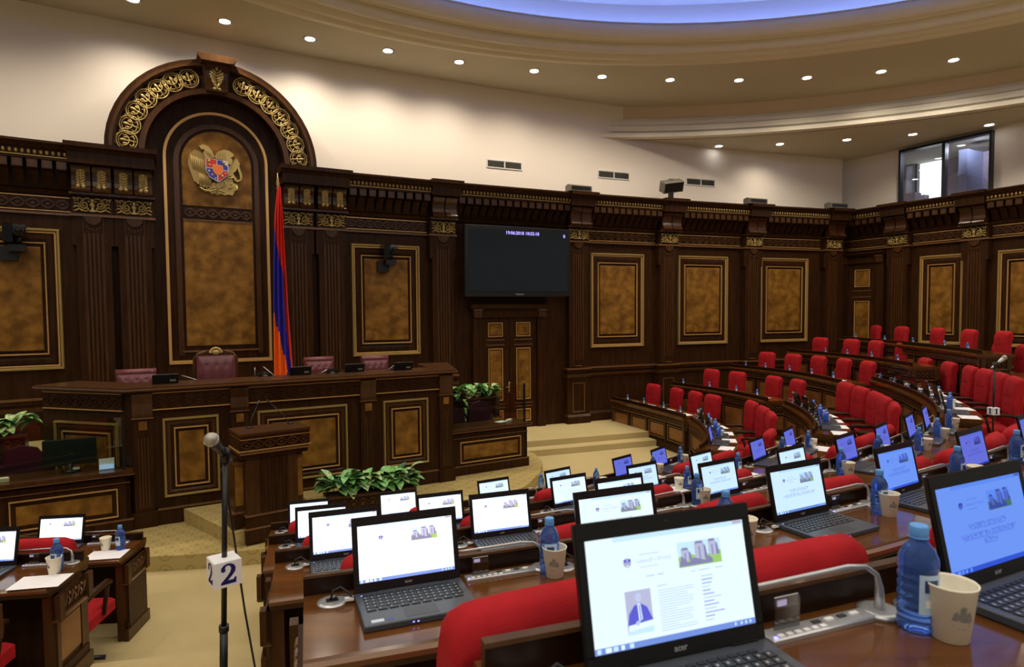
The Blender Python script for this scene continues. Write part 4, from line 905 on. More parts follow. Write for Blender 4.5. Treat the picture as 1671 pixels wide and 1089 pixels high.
for i, (x0, y0, x1, y1) in enumerate(((322, 620, 297, 613), (416, 612, 416, 600), (448, 613, 430, 599), (519, 611, 534, 603), (632, 604, 643, 596))):
    a = at(x0, y0, 1.93); b = at(x0 + (x1 - x0), y0, 1.93); h = max(.06, (y0 - y1) * .0098)
    t = thing('presidium_microphone', XF(a.x, a.y, 1.92), '%s thin silver microphone from the left on the presidium' % ORD[i], 'microphone')
    mb = MB(); mb.lathe([(.02, 0), (.02, .01)], 'dark_grey', 8); mb.build('base', t)
    mb = MB(); mb.tube([(0, 0, .005), (b.x - a.x, b.y - a.y, h)], .0065, 'silver', 6); mb.build('stalk', t)
# ------------------------------------------------------------------ flag
MF = WM(-32.97, 1.05, .85); FL = thing('flag', MF, 'red, blue and orange flag hanging furled from a pole by the arch', 'flag')
FI = MF.inverted()
def on_flag(px, py):        # photo point on the vertical plane of the flag
    d = _f0 + CR * (px - 835.5) / FPX - CU * (py - 556.5) / FPX; n = MF.to_3x3() @ Vector((0, 1, 0)); o = MF.translation - Vector((0, 0, CAMZ))
    return FI @ (d * (n.dot(o) / n.dot(d)) + Vector((0, 0, CAMZ)))
tip = on_flag(453, 282); mid = on_flag(453.5, 307)
mb = MB(); mb.tube([(tip.x + .04, 0, 0), (mid.x, 0, mid.z)], .016, 'gold_dull', 8); mb.build('pole', FL)
mb = MB(); mb.lathe([(.016, 0), (.03, .01), (.012, .04), (.028, .09), (.016, .16), (.003, .27)], 'gold', 10, Matrix.Translation((mid.x, 0, mid.z - .02))); mb.build('finial', FL)
edges = [(305, 452, 457), (350, 447.5, 461), (400, 446, 463.5), (450, 445, 467), (500, 445, 470), (550, 445.5, 474), (600, 446, 478), (640, 447, 479)]
NV, NU = 44, 28; v = []; f = []; mm = []
mb = MB()
for j in range(NV + 1):
    y = 305 + (640 - 305) * j / NV
    for q in range(len(edges) - 1):
        if edges[q][0] <= y <= edges[q + 1][0]: break
    t = (y - edges[q][0]) / (edges[q + 1][0] - edges[q][0]); xl = edges[q][1] + t * (edges[q + 1][1] - edges[q][1]); xr = edges[q][2] + t * (edges[q + 1][2] - edges[q][2])
    for i in range(NU + 1):
        u = i / NU; p = on_flag(xl + (xr - xl) * u, y); amp = .05 * min(1, j / 8)
        v.append((p.x, -.04 - amp * math.sin(u * PI * 7 + j * .03) - .05 * math.sin(u * PI), p.z))
mb.v = [tuple(p) for p in v]
for n_ in ('flag_red', 'flag_blue', 'flag_orange'): mb.mi(n_)
for j in range(NV):
    y = 305 + (640 - 305) * (j + .5) / NV
    for i in range(NU):
        u = (i + .5) / NU
        rb = -0.08 + max(0, (y - 365)) / 105.; ub = min(.74, rb) if y < 520 else .74 + (y - 520) / 700; ob = max(0, (y - 510) / 105.) ** .8 * .75 + .0 if y > 508 else -1
        c = 0 if u > ub else (2 if u < ob else 1)
        a = j * (NU + 1) + i; mb.f.append([a, a + 1, a + NU + 2, a + NU + 1]); mb.m.append(c); mb.s.append(True)
mb.build('cloth', FL)
# ------------------------------------------------------------------ desk rows
def plen(P): L = [0]; [L.append(L[-1] + (P[i] - P[i - 1]).length) for i in range(1, len(P))]; return L
def path_at(P, s):
    L = plen(P); i = 1
    while i < len(L) - 1 and L[i] < s: i += 1
    t = (s - L[i - 1]) / max(1e-6, L[i] - L[i - 1]); p = P[i - 1].lerp(P[i], t); d = (P[i] - P[i - 1]).normalized()
    return p, d
def desk_row(P, T, zl, zf, label, seats, burl=True, ends=(1, 1), front=True):
    P = [p.copy() for p in P]; N = with_normals(P); L = plen(P)[-1]; p0, d0 = path_at(P, 0.001); p1, d1 = path_at(P, L - .001)
    t = thing('desk_row', XF(P[0].x, P[0].y, zf, 0), label, 'desk'); I = t.matrix_world.inverted()
    def bld(mb, name, parent=t, M=Matrix.Identity(4)):
        o = mb.build(name); o.parent = parent; o.matrix_local = (I if parent is t else Matrix.Identity(4)) @ M if parent is t else M; return o
    mb = MB(); mb.sweep(N, [(-.05, T - .045), (-.06, T - .02), (-.05, T), (.455, T), (.47, T - .02), (.455, T - .045)], 'desk_top'); bld(mb, 'worktop')
    mb = MB(); mb.sweep(N, [(-.03, T - .08), (-.05, T - .045), (.455, T - .045), (.43, T - .08)], 'mid_wood'); mb.sweep(N, [(.455, T - .04), (.478, T - .034), (.48, T - .016), (.46, T - .008)], 'trim_wood'); bld(mb, 'edge_moulding')
    mb = MB(); mb.sweep(N, [(0, T), (.024, T), (.024, T + .062), (0, T + .062)], 'board_wood'); mb.sweep(N, [(-.003, T + .062), (.027, T + .062), (.024, T + .07), (0, T + .07)], 'mid_wood'); bld(mb, 'privacy_board')
    mb = MB(); mb.sweep(N, [(0.02, zl), (.05, zl), (.05, T - .07), (.02, T - .07)], 'dark_wood')
    if front: mb.sweep(N, [(-.02, zl), (.03, zl), (.03, zl + .12), (-.01, zl + .14)], 'dark_wood'); mb.sweep(N, [(-.03, T - .19), (.03, T - .19), (.03, T - .175), (-.035, T - .175)], 'trim_wood')
    bld(mb, 'front_board')
    if front:
        mb = MB(); n = int(L / .045)
        for i in range(n):
            p, d = path_at(P, L * (i + .5) / n); mb.box(-.015, .015, .0, .022, T - .165, T - .095, 'mid_wood', XF(p.x, p.y, 0, math.degrees(math.atan2(d.y, d.x))))
        stuff(bld(mb, 'carved_frieze'))
        n = max(1, int(round(L / .78)))
        for i in range(n):
            p, d = path_at(P, L * (i + .5) / n); M = XF(p.x, p.y, 0, math.degrees(math.atan2(d.y, d.x))); h = L / n / 2 - .06
            mb = MB(); mb.frame(-h, h, zl + .19, T - .23, .022, -.02, .012, 'trim_wood'); mb.box(-h - .045, -h - .02, -.02, .008, zl + .14, T - .19, 'mid_wood'); fp = bld(mb, 'front_panel', t, M)
            mb = MB(); mb.box(-h + .05, h - .05, -.02, -.008, zl + .24, T - .28, 'desk_burl'); bld(mb, 'burl_inlay', fp)
    for e, (p, d) in enumerate(((p0, d0), (p1, d1))):
        if not ends[e]: continue
        sg = -1 if e == 0 else 1; M = XF(p.x, p.y, 0, math.degrees(math.atan2(d.y, d.x)))      # local x along row, -y towards the seats
        zb = zl if e == 0 else zl
        mb = MB(); X0, X1 = (-.0, .06) if e == 0 else (-.06, 0)
        o = X0 if e == 0 else X1
        mb.box(X0, X1, -.41, -.02, zf - .0, T - .08, 'mid_wood'); mb.box(X0, X1, -.1, .02, zl, T - .08, 'mid_wood')
        def side(y0, y1, z0, z1, dx, m): mb.box(min(o, o + sg * dx), max(o, o + sg * dx), y0, y1, z0, z1, m)
        side(-.42, .0, zf - .03, zf + .10, .035, 'mid_wood'); side(-.40, -.02, zf + .10, zf + .16, .022, 'dark_wood'); side(-.39, -.35, zf + .16, T - .24, .012, 'mid_wood'); side(-.09, -.04, zf + .16, T - .24, .012, 'mid_wood')
        side(-.42, 0, T - .255, T - .235, .04, 'trim_wood'); side(-.42, 0, T - .24, T - .08, .02, 'dark_wood')
        ep = bld(mb, 'end_panel', t, M)
        mb = MB(); mb.box(min(o, o + sg * .008), max(o, o + sg * .008), -.34, -.10, zf + .2, T - .29, 'desk_burl'); bld(mb, 'burl_inlay', ep)
        mb = MB()
        for q in range(5):
            y = -.36 + q * .075; xx = o + sg * .024
            mb.tube([(xx, y - .03, T - .19), (xx, y, T - .13), (xx, y + .035, T - .18), (xx, y + .01, T - .20)], .009, 'trim_wood', 4); mb.ball((xx, y + .03, T - .13), .013, 'trim_wood', 5)
        for yy in (-.39, -.03): mb.ext([(0 * yy + yy - .03, T - .25), (yy + .03, T - .25), (yy + .03, T - .08), (yy - .03, T - .08)], (o, o + sg * .05), 'mid_wood', plane='yz')
        bld(mb, 'carved_bracket', ep)
    for s in seats:      # knee partitions
        p, d = path_at(P, s); mb = MB(); mb.box(-.02, .02, -.38, -.03, zf, T - .08, 'dark_wood'); bld(mb, 'partition', t, XF(p.x, p.y, 0, math.degrees(math.atan2(d.y, d.x))))
    return t
ROWN = {0: 'nearest row in the foreground', 1: 'second row from the camera', 2: 'third row from the camera', 3: 'fourth row from the camera', 4: 'front row nearest the presidium'}
CE = {0: (19.0, 40), 1: (17.15, 46), 2: (16.35, 49.3), 3: (15.6, 48.8), 4: (14.9, 46.3)}
pp = at(787, 1042, 2.26); CE[0] = (18.4, 40)
for k in range(5):
    t0, t1 = CE[k]; P = arc(k, t0, t1); L = plen(P)[-1]
    desk_row(P, DZ[k], FZ[k] if k == 4 else FZ[min(4, k + 1)], FZ[k], 'polished wooden delegates desk of the main block, ' + ROWN[k], [i * 1.75 for i in range(1, int(L / 1.75))], front=False)
for k in (4, 3, 2):
    desk_row(arc(k, -14, {4: 8.6, 3: 9.5, 2: 10.4}[k]), DZ[k], FZ[min(4, k + 1)], FZ[k], 'wooden delegates desk left of the aisle, ' + {4: 'front row', 3: 'second row from the presidium', 2: 'third row from the presidium'}[k], [2, 4], front=False)
W2 = {4: 'innermost short desk of the middle side block behind the main block', 3: 'curved panelled desk of the middle side block, second from the inside', 2: 'curved panelled desk with dark laptops, third from the inside', 1: 'curved panelled desk behind microphone eleven in the middle side block'}
for k in (4, 3, 2, 1): desk_row(B2[k], DZ[k] if k > 1 else 1.74, FZ[min(4, k + 1)], FZ[k] if k > 1 else .99, W2[k], [])
W3 = {4: 'lowest panelled desk of the far block by the steps', 3: 'second panelled desk up in the far block', 2: 'third panelled desk up in the far block', 1: 'fourth panelled desk up in the far block', 0: 'topmost panelled desk of the far block by the side wall'}
Z3 = {4: .75, 3: 1.10, 2: 1.46, 1: 1.79, 0: 2.07}
for k in (4, 3, 2, 1, 0): desk_row(B3[k], Z3[k], FZ[min(4, k + 1)], Z3[k] - .75, W3[k], [])
# ------------------------------------------------------------------ laptops
SW, SH = .3443, .1936
def page(kind, c):
    mb = MB()
    def q(u0, u1, v0, v1, m, y=0): mb.add([((u0 - .5) * SW, -y, (1 - v1) * SH), ((u1 - .5) * SW, -y, (1 - v1) * SH), ((u1 - .5) * SW, -y, (1 - v0) * SH), ((u0 - .5) * SW, -y, (1 - v0) * SH)], [(0, 1, 2, 3)], m + '_' + c)
    def poly(pts, m, y): mb.add([((u - .5) * SW, -y, (1 - v) * SH) for u, v in pts], [list(range(len(pts)))], m + '_' + c)
    def disc(u, v, r, m, y, n=10, ry=None): poly([(u + r * math.cos(2 * PI * i / n), v + (ry or r) * 1.78 * math.sin(2 * PI * i / n)) for i in range(n)], m, y)
    q(0, 1, 0, 1, 'page'); q(.16, 1, 0, .045, 'sky', .0004); q(.93, .99, .004, .03, 'crest', .0006); q(0, 1, .945, 1, 'bar', .0004)
    for i, u in enumerate((.012, .06, .105, .15, .2)): q(u, u + (.022, .035, .028, .02, .025)[i], .952, .993, 'page' if i % 2 else 'sky', .0006)
    for u in (.86, .9, .93, .96): q(u, u + .012, .957, .985, 'sky', .0006)
    if kind != 'A' or 1:
        # photograph of three stone towers
        q(.55, .83, .135, .37, 'sky', .0005)
        poly([(.55, .37), (.55, .27), (.62, .25), (.7, .29), (.76, .27), (.83, .25), (.83, .37)], 'grass', .0007)
        for u, v, wv, hv in ((.595, .21, .024, .10), (.69, .165, .030, .15), (.775, .16, .024, .13)):
            poly([(u - wv, v + hv), (u - wv, v), (u + wv, v), (u + wv, v + hv)], 'stone', .0009); poly([(u - wv, v), (u - wv * .7, v - .022), (u + wv * .7, v - .022), (u + wv, v)], 'stone2', .0010)
            poly([(u + wv, v + hv), (u + wv, v + .01), (u + wv + .012, v + .03), (u + wv + .02, v + hv)], 'stone2', .0010); q(u - .004, u + .004, v + .03, v + hv, 'stone2', .0011)
        poly([(.55, .36), (.57, .26), (.61, .33), (.65, .29), (.72, .33), (.75, .29), (.77, .33), (.77, .36)], 'stone2', .0011)
        # crest and heading
        disc(.235, .245, .024, 'crest', .0005); disc(.235, .245, .010, 'link', .0007); disc(.222, .225, .009, 'suit', .0007); disc(.249, .225, .009, 'suit', .0007); disc(.235, .275, .010, 'text', .0007)
        add_text(mb, 'Ազգային Ժողով', .0095, 'head_' + c, Matrix.Translation(((.395 - .5) * SW, -.0006, (1 - .245) * SH)) @ FACE, .0)
        q(.31, .43, .185, .193, 'text', .0005); q(.31, .42, .30, .307, 'text', .0005)
    if kind == 'A':
        for u0, u1 in ((.34, .39), (.41, .45)): q(u0, u1, .385, .397, 'text', .0005)
        for u0, u1 in ((.62, .65), (.67, .74), (.78, .83)): q(u0, u1, .41, .42, 'text', .0005)
        q(.20, .355, .50, .885, 'stone', .0005); poly([(.20, .82), (.215, .70), (.25, .63), (.29, .62), (.325, .66), (.355, .78), (.355, .82)], 'suit', .0007); disc(.277, .565, .019, 'skin', .0008, 10, .024); poly([(.268, .62), (.286, .62), (.292, .76), (.27, .78)], 'page', .0009); poly([(.275, .63), (.281, .63), (.284, .76), (.278, .77)], 'suit', .0010)
        poly([(.205, .80), (.355, .78), (.355, .83), (.205, .85)], 'page', .0009); poly([(.205, .85), (.355, .83), (.355, .885), (.20, .885)], 'sky', .0008); disc(.26, .79, .012, 'skin', .0011)
        rnd = random.Random(2)
        q(.40, .46, .49, .50, 'text', .0005)
        for i in range(17): q(.40, .58 + rnd.uniform(0, .05) - (.1 if i in (8, 14) else 0), .535 + i * .0225, .542 + i * .0225, 'text', .0005)
        for i in range(13): q(.68, .72 + rnd.uniform(.01, .06) + (.05 if i in (6, 10) else 0), .47 + i * .034, .481 + i * .034, 'link' if i % 3 else 'text', .0005)
    elif kind == 'B':
        q(.42, .62, .46, .472, 'text', .0005); q(.20, .86, .575, .583, 'text', .0005); q(.25, .80, .53, .536, 'text', .0005); q(.44, .58, .063, .073, 'text', .0005)
    else:
        for s_, v, sz in ((('ՆԻՍՏԵՐԻ ՕՐԱԿԱՐԳ' if kind == 'C' else 'ՆԻՍՏԻ ՕՐԱԿԱՐԳ'), .50, .0150), ('ՆԱԽԱԳԾԵՐ ԵՎ ՈՐՈՇՈՒՄՆԵՐ', .61, .0150)) + ((('ԱՐԽԻՎ', .69, .0150),) if kind == 'C' else ()):
            add_text(mb, s_, sz, 'link_' + c, Matrix.Translation((.00, -.0006, (1 - v) * SH)) @ FACE, .0001); wv = len(s_) * .0135; q(.5 - wv, .5 + wv, v + .032, v + .037, 'link', .0005)
    return mesh_of(mb, 'web_page')
PAGES = {}
def getpage(kind, c):
    if (kind, c) not in PAGES: PAGES[kind, c] = page(kind, c)
    return PAGES[kind, c]
LWD, LDP = .382, .252
mb = MB(); mb.cbox(-LWD / 2, LWD / 2, -LDP, 0, .004, .022, .003, 'laptop_base'); mb.cbox(-LWD / 2 + .004, LWD / 2 - .004, -LDP + .004, -.004, 0, .012, .001, 'black')
for x in (-.14, .14): mb.box(x - .03, x + .03, -.008, .010, .012, .026, 'black')
for x in (-.035, -.02): mb.box(x - .003, x + .003, -LDP - .001, -LDP + .001, .010, .013, 'led_blue')
mb.box(-.055, .055, -.235, -.170, .022, .0225, 'dark_grey'); mb.box(-.165, -.125, -.235, -.215, .022, .0225, 'silver'); mb.box(-.115, -.095, -.235, -.218, .022, .0225, 'label_dark'); mb.box(-.172, -.168, -.03, -.026, .022, .0232, 'led_blue')
ME_LB = mesh_of(mb, 'base')
mb = MB()
for j in range(5):
    n = 15 if j < 4 else 9
    for i in range(n):
        wv = .0185 if j < 4 else (.0185 if i != 3 else .0185); x = -.168 + i * .0225 * (1 if j < 4 else 15 / 9 * .99); ww = .0188 if (j < 4 or i != 4) else .03; z0 = .022
        if j == 4: ww = .030
        y = -.045 - j * .0225
        mb.box(x, x + ww, y - .0185, y, z0, z0 + .0028, 'key')
        mb.box(x + .005, x + .010, y - .011, y - .005, z0 + .0028, z0 + .0030, 'key_print')
for j in range(14): mb.box(-.168 + j * .0225, -.151 + j * .0225, -.040, -.030, .022, .0245, 'key')
ME_KEYS = mesh_of(mb, 'keyboard')
TILT = Matrix.Translation((0, 0, .020)) @ Matrix.Rotation(-.2214, 4, 'X')
mb = MB(); mb.cbox(-LWD / 2, LWD / 2, -.257, -.0, .0, .008, .002, 'black_gloss', Matrix(((1, 0, 0, 0), (0, 0, 1, 0), (0, -1, 0, 0), (0, 0, 0, 1))))
mb.box(-LWD / 2, LWD / 2, -.004, 0, .002, .257, 'black'); mb.box(-LWD / 2 + .002, LWD / 2 - .002, -.006, -.004, .004, .032, 'black'); mb.box(-LWD / 2 + .002, LWD / 2 - .002, -.006, -.004, .229, .255, 'black')
for sx in (-1, 1): mb.box(sx * .181 - .0075, sx * .181 + .0075, -.006, -.004, .03, .23, 'black')
mb.box(-.004, .004, -.0065, -.006, .243, .246, 'dark_grey')
add_text(mb, 'acer', .016, 'silver', Matrix.Translation((0, -.0066, .018)) @ FACE, .0004)
ME_LID = mesh_of(mb, 'lid')
BACK = -.027
def laptop_obj(M, label, kind='B', c='white', group=None):
    t = thing('laptop', M, label, 'laptop', group)
    b = use(ME_LB, 'base', t); stuff(use(ME_KEYS, 'keyboard', b))
    l = use(ME_LID, 'lid', t, TILT)
    use(getpage(kind, c), 'screen', l, Matrix.Translation((0, -.0055, .033)))
    return t
emat('page_pale', (.78, .93, 1.0), 1.1)
for nm, f_ in (('sky', (.72, .86, .98)), ('text', (.62, .70, .85)), ('link', (.38, .38, .75)), ('head', (.52, .6, .82)), ('bar', (.22, .30, .72)), ('stone', (.60, .52, .68)), ('stone2', (.30, .24, .42)), ('grass', (.42, .62, .16)), ('crest', (.62, .42, .52)), ('suit', (.14, .12, .62)), ('skin', (.66, .62, .85))):
    emat(nm + '_pale', tuple(a * b for a, b in zip((.78, .93, 1.0), f_)), 1.1)
LAP = {0: [(19.7, 19.6, 'A', 'pale'), (23.0, 25.8, 'C', 'blue'), (26.6, 28, 'B', 'blue')],
       1: [(18.6, 20.8, 'B', 'white'), (22.1, 22.3, 'D', 'pale'), (26.2, 27.7, 'D', 'cool'), (29.4, 32.3, 'D', 'blue'), (32.8, 35.2, 'D', 'violet'), (36.6, 38.5, 'B', 'violet')],
       2: [(18.0, 19.7, 'B', 'white'), (22.0, 20.2, 'B', 'white'), (25.8, 26.6, 'B', 'pale'), (29.7, 31.2, 'D', 'cool'), (33.5, 35.6, 'D', 'cool'), (37.2, 40.2, 'D', 'violet'), (40.6, 45.2, 'D', 'violet'), (44.3, 48, 'B', 'violet'), (47.4, 51, 'B', 'violet')],
       3: [(17.5, 18.4, 'B', 'white'), (22.0, 20.9, 'B', 'white'), (27.9, 29.7, 'B', 'pale'), (32.1, 32.1, 'D', 'cool'), (36.3, 39.3, 'D', 'cool'), (41.6, 46.6, 'D', 'violet'), (45.8, 50, 'B', 'violet')],
       4: [(16.9, 17.6, 'B', 'white'), (21.7, 20.2, 'B', 'white'), (27.6, 29.7, 'B', 'pale'), (32.3, 36, 'B', 'cool'), (38.1, 43.5, 'B', 'violet'), (42.2, 49, 'D', 'violet')]}
ROWS_ = {0: 'nearest row', 1: 'second row', 2: 'third row', 3: 'fourth row', 4: 'innermost row'}
PG = {'A': 'with portrait photo page', 'B': 'with web page', 'C': 'with large underlined headings', 'D': 'with underlined headings'}
def hinge(k, th, yaw, dr=.03): p = pol(RK[k] + dr, th); return XF(p.x, p.y, DZ[k], yaw)
for k in LAP:
    for i, (th, yaw, kd, c) in enumerate(LAP[k]):
        laptop_obj(hinge(k, th, yaw), 'laptop %s, %s from left in %s of the main block' % (PG[kd], ORD[i], ROWS_[k]), kd, c)
laptop_obj(hinge(4, 4.9, 8.6), 'open black laptop with white page on the front desk left of the aisle', 'B', 'white')
pe = at(24, 931, DZ[3]); tl = math.degrees(math.atan2(pe.x - C0.x, C0.y - pe.y)) - math.degrees(.2 / 11.6)
laptop_obj(hinge(3, tl, 8.6), 'open black laptop cut by the left edge of the photo, second desk row', 'B', 'white')
# ------------------------------------------------------------------ conference panels, cables
mb = MB()
mb.cbox(.215, .50, -.022, .022, 0, .010, .003, 'silver'); mb.lathe([(.045, 0), (.045, .008), (.035, .011)], 'silver', 14, Matrix.Translation((.525, 0, 0)))
for i in range(6): mb.box(.235 + i * .022, .248 + i * .022, -.018, -.008, .010, .0125, 'white')
for i in range(4): mb.box(.34 + i * .035, .36 + i * .035, .0, .010, .010, .0125, 'white' if i % 2 else 'dark_grey')
mb.box(.222, .228, -.02, -.014, .010, .013, 'led_blue')
ME_CP = mesh_of(mb, 'control_strip')
mb = MB(); mb.box(.245, .31, .008, .011, .010, .075, 'acrylic'); ME_CH = mesh_of(mb, 'acrylic_holder')
mb = MB(); mb.box(.247, .308, .0115, .0125, .052, .076, 'white'); mb.box(.252, .275, .0075, .0115, .058, .07, 'crest_cool'); ME_CC = mesh_of(mb, 'voting_card')
mb = MB(); mb.tube([(.525, 0, .008), (.525, .002, .055), (.518, .004, .085), (.49, .006, .105), (.44, .008, .112), (.30, .012, .108), (.14, .016, .104)], [.011, .009, .006, .0055, .0055, .005, .005], 'silver', 8); mb.tube([(.14, .016, .104), (.08, .018, .102)], .009, 'black', 8)
ME_GN = mesh_of(mb, 'gooseneck')
ME_B = mb = MB(); mb.lathe([(.052, 0), (.052, .003), (.04, .006)], 'silver', 18, Matrix.Translation((-.265, -.01, 0))); mb.box(-.285, -.245, -.02, 0, .006, .010, 'black'); ME_GR = mesh_of(mb, 'grommet')
mb = MB(); mb.tube([(-.27, -.01, .01), (-.262, 0, .035), (-.235, .012, .04), (-.21, 0, .022), (-.19, -.03, .014)], .004, 'wire_black', 5); mb.tube([(-.26, -.01, .01), (-.25, -.03, .03), (-.22, -.035, .03), (-.185, -.045, .014)], .003, 'dark_grey', 5); mb.box(-.225, -.195, -.045, -.03, .010, .020, 'white'); ME_CB = mesh_of(mb, 'power_cable')
def conf(M, lab, n):
    t = thing('conference_unit', M, 'silver microphone console ' + lab, 'microphone')
    use(ME_CP, 'control_strip', t); h = use(ME_CH, 'card_holder', t); use(ME_CC, 'voting_card', h); use(ME_GN, 'gooseneck', t)
def cable(M, lab):
    t = thing('power_outlet', M, 'round cable outlet with black lead ' + lab, 'outlet'); use(ME_GR, 'grommet', t); use(ME_CB, 'power_cable', t)
for k in LAP:
    for i, (th, yaw, kd, c) in enumerate(LAP[k]):
        y2 = th + 1.0; lab = 'beside the %s laptop of the %s' % (ORD[i], ROWS_[k]); p = pol(RK[k] + .012, th)
        M = XF(p.x, p.y, DZ[k], th + 1.0); conf(M, lab, i); cable(M, lab)
for k, th in ((4, 4.9), (3, tl)):
    p = pol(RK[k] - .0, th); M = XF(p.x, p.y, DZ[k], th + 1.5); conf(M, 'left of the aisle, ' + ('front desk' if k == 4 else 'second desk'), 0)
# ------------------------------------------------------------------ bottles, cups, papers
def bottle_meshes(m, clear=False):
    mb = MB(); pr = [(.030, 0), (.036, .004), (.0375, .012)]
    for i in range(6): z = .02 + i * .019; pr += [(.0375, z), (.0345, z + .006), (.0375, z + .013)]
    pr += [(.0375, .138), (.036, .150), (.028, .168), (.017, .182), (.0145, .190), (.0145, .197)]
    mb.lathe(pr, m, 20); return mesh_of(mb, 'bottle_body')
BB = {'blue': bottle_meshes('bottle_blue'), 'clear': bottle_meshes('bottle_clear')}
mb = MB(); mb.lathe([(.0165, .192), (.0175, .194), (.0175, .213), (.016, .216)], 'cap_blue', 18); mb.lathe([(.0185, .190), (.0185, .1925)], 'cap_blue', 14); ME_BC = mesh_of(mb, 'cap')
mb = MB()
n = 12; rr = .0382
for a0_, a1_, z0_, z1_, m_ in ((-2.2, -.9, .045, .125, 'bottle_label'), (-1.9, -1.25, .06, .075, 'white'), (-1.95, -1.2, .09, .115, 'label_dark')):
    r2 = rr + (.0004 if m_ != 'bottle_label' else 0); v = []
    for i in range(n + 1): a = a0_ + (a1_ - a0_) * i / n; v += [(r2 * math.cos(a), r2 * math.sin(a), z0_), (r2 * math.cos(a), r2 * math.sin(a), z1_)]
    mb.add(v, [(2 * i, 2 * i + 2, 2 * i + 3, 2 * i + 1) for i in range(n)], m_)
ME_BL = mesh_of(mb, 'paper_label')
def bottle(M, label, kind='blue', group=None):
    t = thing('water_bottle', M, label, 'bottle', group); use(BB[kind], 'bottle_body', t); use(ME_BC, 'cap', t); use(ME_BL, 'paper_label', t); return t
mb = MB(); mb.lathe([(.031, 0), (.033, .001), (.0455, .108), (.0475, .110), (.0475, .1125), (.0465, .1135), (.0448, .1125), (.0435, .108), (.032, .006), (.001, .006)], 'cup_paper', 24, caps=False); ME_CU = mesh_of(mb, 'cup_body')
mb = MB()
def cp(a, z): r = .0333 + .0123 * z / .107 + .0004; return (r * math.cos(a), r * math.sin(a), z)
for poly in ([(-2.55, .052), (-2.45, .066), (-2.35, .070), (-2.25, .064), (-2.15, .058), (-2.3, .050)], [(-2.2, .050), (-2.2, .076), (-2.12, .082), (-2.04, .079), (-1.95, .080), (-1.95, .048)], [(-1.93, .05), (-1.9, .064), (-1.8, .070), (-1.65, .062), (-1.55, .050), (-1.75, .046)], [(-2.5, .044), (-1.6, .043), (-1.65, .040), (-2.45, .041)], [(-2.3, .036), (-1.8, .035), (-1.85, .033), (-2.25, .034)]):
    mb.add([cp(a, z) for a, z in poly], [list(range(len(poly)))], 'cup_print')
ME_CPR = mesh_of(mb, 'printed_picture')
def cup(M, label, group=None):
    t = thing('paper_cup', M, label, 'cup', group); use(ME_CU, 'cup_body', t); use(ME_CPR, 'printed_picture', t); return t
mb = MB(); mb.box(-.148, .148, -.105, .105, 0, .0012, 'paper'); mb.box(.02, .08, .075, .08, .0012, .0014, 'crest_cool'); ME_PA = mesh_of(mb, 'sheet')
def sheet(M, label, group=None): o = use(ME_PA, 'paper_sheet', None); o.matrix_world = M; tag(o, label, 'paper', group); return o
rs = random.Random(4)
def near(px, py, z, yaw=None): p = at(px, py, z); th = math.degrees(math.atan2(p.x - C0.x, C0.y - p.y)); return XF(p.x, p.y, z + .0005, (th - 8 if yaw is None else yaw) + rs.uniform(-12, 12))
BOT = [(1496, 1026, 0, 'blue', 'large blue water bottle in the right foreground beside the cup'), (897, 936, 1, 'blue', 'blue water bottle behind the red chair in the foreground'), (1434, 838, 1, 'blue', 'blue water bottle beside a printed cup, right of centre'),
       (1137, 823, 2, 'blue', 'blue bottle in the third row beside a paper cup'), (1372, 774, 2, 'blue', 'blue bottle in the third row right of the blue laptops'), (1499, 734, 2, 'blue', 'blue bottle before the mic eleven, third row'), (1529, 716, 2, 'blue', 'blue bottle in the third row, second from its right end'), (1548, 699, 2, 'blue', 'blue bottle at the right end of the third row'),
       (1121, 797, 3, 'blue', 'blue bottle in the fourth row right of a paper cup'), (1204, 772, 3, 'blue', 'blue bottle in the fourth row before the white paper'), (1319, 731, 3, 'blue', 'blue bottle at the right end of the fourth row'), (883, 804, 4, 'blue', 'blue bottle at the dais edge in the innermost row'),
       (1110, 755, 4, 'blue', 'blue bottle at the right end of the innermost row'), (197, 897, 4, 'blue', 'blue bottle at the aisle end of the left front desk'), (94, 931, 3, 'blue', 'blue bottle behind the cup on the left second desk')]
for px, py, k, kd, lab in BOT: bottle(near(px, py, DZ[k]), lab, kd)
CUP = [(1550, 1041, 0, 'large printed paper cup in the right foreground'), (905, 940, 1, 'paper cup behind the red chair in the foreground'), (1450, 842, 1, 'printed paper cup standing on the polished desk, right of centre'), (1149, 824, 2, 'paper cup in the third row beside a blue bottle'),
       (1385, 777, 2, 'paper cup behind the red chair top in the third row'), (1513, 735, 2, 'paper cup in the third row below microphone eleven'), (1541, 717, 2, 'paper cup in the third row, second from its right end'), (1558, 699, 2, 'paper cup at the right end of the third row'),
       (1108, 799, 3, 'paper cup in the fourth row left of a blue bottle'), (1327, 731, 3, 'paper cup at the right end of the fourth row'), (890, 806, 4, 'paper cup beside the bottle at the dais edge'), (1119, 756, 4, 'paper cup at the right end of the innermost row'), (173, 898, 4, 'paper cup on the left front desk'), (89, 936, 3, 'large paper cup on the left second desk')]
for px, py, k, lab in CUP: cup(near(px, py, DZ[k]), lab)
for k, i in ((1, 1), (1, 3), (1, 4), (2, 5), (3, 5), (4, 3), (4, 4)):      # seats whose bottle and cup are partly hidden
    th = LAP[k][i][0]; p = pol(RK[k] + .05, th + math.degrees(.52 / RK[k])); lab = 'right of the %s laptop of the %s' % (ORD[i], ROWS_[k])
    bottle(XF(p.x, p.y, DZ[k], th), 'partly hidden blue bottle ' + lab)
    p = pol(RK[k] + .13, th + math.degrees(.56 / RK[k])); cup(XF(p.x, p.y, DZ[k], th), 'partly hidden paper cup ' + lab)
